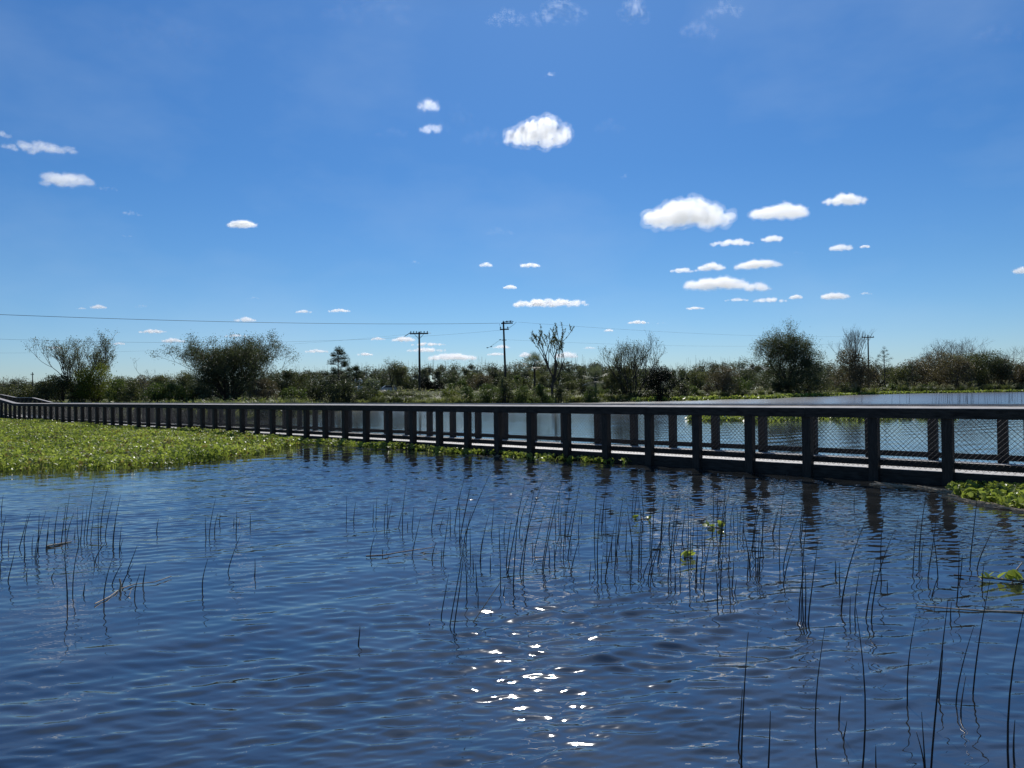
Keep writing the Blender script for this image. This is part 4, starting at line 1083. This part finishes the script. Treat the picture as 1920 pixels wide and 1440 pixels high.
# ------------------------------------------------------------------ clouds: closed lumpy bodies of scattering vapour
CL = [(1008, 248, 122, 48, 1.0), (803, 196, 40, 22, .55), (808, 241, 44, 17, .45), (1290, 402, 168, 50, 1.0), (1463, 396, 112, 26, .9), (1583, 374, 82, 19, .9),
      (1372, 455, 80, 11, .7), (1446, 448, 40, 12, .8), (1577, 464, 44, 12, .7), (1622, 462, 20, 6, .7), (1281, 507, 50, 9, .7), (1333, 500, 52, 15, .9), (1421, 496, 82, 17, .9),
      (1343, 532, 126, 24, .9), (1420, 538, 50, 17, .8), (1382, 562, 46, 6, .6), (1445, 562, 62, 9, .7), (1492, 556, 26, 9, .9), (1564, 555, 52, 13, .9), (1303, 578, 36, 6, .8),
      (455, 420, 56, 15, .9), (122, 336, 106, 22, .6), (200, 353, 50, 8, .25), (78, 277, 124, 16, .5), (246, 400, 44, 9, .35), (911, 496, 25, 9, .7), (994, 497, 38, 9, .8),
      (956, 538, 26, 8, .8), (1033, 567, 142, 15, .9), (185, 575, 30, 8, .7), (636, 582, 42, 7, .8), (570, 584, 32, 6, .7), (460, 599, 40, 10, .7), (288, 621, 50, 8, .8),
      (326, 638, 42, 9, .9), (441, 629, 46, 6, .6), (1197, 604, 38, 7, .9), (1141, 619, 18, 6, .8), (756, 636, 44, 10, .9), (708, 635, 28, 6, .8), (803, 645, 66, 7, .8), (800, 656, 74, 9, .8),
      (848, 669, 92, 14, .9), (594, 658, 42, 7, .8), (684, 664, 30, 6, .8), (1062, 666, 46, 14, .8), (985, 665, 24, 10, .8), (1916, 507, 34, 13, .8), (104, 652, 26, 5, .7),
      (222, 644, 24, 5, .7), (950, 33, 76, 26, .22), (1048, 22, 92, 40, .30), (1187, 20, 54, 38, .35), (1355, 18, 66, 24, .22), (1310, 55, 66, 26, .2), (1032, 139, 18, 9, .3), (-4, 252, 40, 12, .4),
      (240, 442, 28, 5, .3), (1500, 474, 50, 6, .15), (1624, 550, 22, 5, .4), (1165, 700, 60, 10, .6), (1420, 690, 70, 10, .6), (940, 650, 34, 7, .7), (930, 664, 36, 6, .7),
      (858, 222, 60, 44, .17), (905, 258, 76, 30, .15), (1142, 236, 54, 26, .15), (735, 246, 60, 18, .13), (935, 434, 62, 14, .15), (1172, 330, 16, 8, .22), (778, 491, 16, 6, .3),
      (262, 574, 38, 6, .3), (475, 558, 22, 5, .35), (152, 578, 18, 5, .4), (1240, 606, 30, 5, .35), (1105, 652, 24, 5, .5), (1590, 640, 50, 6, .3), (690, 22, 150, 40, .13), (300, 60, 190, 50, .12), (1870, 60, 90, 30, .15)]
tex1 = bpy.data.textures.new('puffs', 'CLOUDS'); tex1.noise_depth = 3
def vapour(name, dens):
    m, n, out = newmat(name)
    v = n.nodes.new('ShaderNodeVolumeScatter'); v.inputs['Density'].default_value = dens; v.inputs['Color'].default_value = (1, 1, 1, 1)
    v.inputs['Anisotropy'].default_value = CG
    n.links.new(v.outputs[0], out.inputs['Volume']); return m
def cloudlabel(cx, cy, w, h, de):
    side = 'at the far left' if cx < 300 else 'left of the poles' if cx < 700 else 'above the poles' if cx < 1000 else 'near the middle' if cx < 1150 else 'right of the middle' if cx < 1450 else 'towards the right'
    hy = 'high' if cy < 120 else 'upper' if cy < 320 else 'mid-height' if cy < 480 else 'low' if cy < 600 else 'very low'
    return side, hy, ('wispy translucent' if de < .4 else 'puffy white' if h > 20 else 'small flat white' if w < 60 else 'long flat white')
cnt = {}
for c in CL: cnt.setdefault(cloudlabel(*c), []).append(c)
def yh(x): return 753.7 - .0122 * (x + 531)
for i, (cx, cy, w, h, de) in enumerate(CL):
    r = random.Random(500 + i)
    el = math.atan((yh(cx) - (cy + h / 2)) / F)
    D = min(1150.0 / math.tan(max(el, .03)), 26000.0)
    base = at(cx, cy + h / 2, D); mpx = D / F / math.cos(el) * 1.0
    me0 = MB(); W, H = w * mpx, h * mpx
    nb = int(10 + w / 5) if de >= .4 else int(16 + w / 3)
    ico = None
    import bmesh
    bm = bmesh.new()
    for j in range(nb):
        f_ = r.betavariate(1.6, 1.6) * 2 - 1 if j > 3 else (-.75, -.3, .25, .7)[j]
        prof = (1 - abs(f_) ** 1.7)
        rad_ = H * (.16 + .30 * prof * r.uniform(.5, 1.0))
        if de < .4: rad_ *= r.uniform(.25, .55)
        x = f_ * (W / 2 - rad_ * .8)
        top = max(H * prof * r.uniform(.6, 1.0), rad_ * 1.6)
        z = r.uniform(rad_ * .75, max(top - rad_, rad_ * .8)); y = r.uniform(-.35, .35) * W * .5
        mt_ = Matrix.Translation((x, y, z)) @ Matrix.Diagonal((r.uniform(1.1, 1.9) if w / h > 3 else r.uniform(1.0, 1.3), 1.2, r.uniform(.75, 1.0), 1))
        bmesh.ops.create_icosphere(bm, subdivisions=2, radius=rad_, matrix=mt_)
    me = bpy.data.meshes.new('cloud'); bm.to_mesh(me); bm.free()
    tmp = bpy.data.objects.new('cloud_tmp', me); C.objects.link(tmp)
    md = tmp.modifiers.new('r', 'REMESH'); md.mode = 'VOXEL'; md.voxel_size = max(mpx * (.9 if w > 60 else .7), W / 160)
    for sc_, st_ in ((.34, .32), (.16, .17), (.07, .06)):
        e = bpy.data.objects.new('o', None)
        tx = bpy.data.textures.new('puff', 'CLOUDS'); tx.noise_scale = H * sc_ * (1.6 if w / h > 3 else 1); tx.noise_depth = 2
        dm = tmp.modifiers.new('d', 'DISPLACE'); dm.texture = tx; dm.strength = H * st_ * (1.3 if de < .6 else .9); dm.mid_level = .5; dm.texture_coords = 'LOCAL'
    dg = bpy.context.evaluated_depsgraph_get(); dg.update()
    m2 = bpy.data.meshes.new_from_object(tmp.evaluated_get(dg)); m2.name = 'cloud'
    bpy.data.objects.remove(tmp)
    co = np.empty(len(m2.vertices) * 3, np.float32); m2.vertices.foreach_get('co', co); co = co.reshape(-1, 3)
    x0, x1 = co[:, 0].min(), co[:, 0].max(); z0, z1 = co[:, 2].min(), co[:, 2].max()
    co[:, 0] = (co[:, 0] - (x0 + x1) / 2) * W / (x1 - x0); co[:, 2] = (co[:, 2] - z0) * H / (z1 - z0)
    m2.vertices.foreach_set('co', co.ravel())
    m2.materials.clear(); m2.materials.append(vapour('vapour', CDENS * de ** 2.2 / H))
    nn_ = np.empty(len(m2.vertices) * 3, np.float32); m2.vertices.foreach_get('normal', nn_); nn_ = nn_.reshape(-1, 3)
    m3 = m2.copy(); m3.name = 'veil'; g_ = rng.normal(size=(len(co), 1)) * .0
    wv = .5 + .5 * np.sin(co[:, 0:1] / H * 9 + 3 * np.sin(co[:, 2:3] / H * 7)) * np.sin(co[:, 1:2] / H * 8)
    m3.vertices.foreach_set('co', (co + nn_ * H * (.03 + .15 * wv)).astype(np.float32).ravel()); m3.materials.clear(); m3.materials.append(vapour('thin_vapour', CDENS * .22 * de ** 2 / H))
    o = bpy.data.objects.new('cloud', m2); C.objects.link(o); o.location = base
    v_ = bpy.data.objects.new('veil', m3); C.objects.link(v_); v_.parent = o
    side, hy, kd = cloudlabel(cx, cy, w, h, de); same = sorted(cnt[(side, hy, kd)])
    lab = '%s %s cloud %s of the sky' % (hy, kd, side) if len(same) == 1 else '%s from left of the %s %s clouds %s' % (ORD[same.index((cx, cy, w, h, de))], hy, kd, side)
    tag(o, lab, 'cloud', 'scattered fair weather clouds')
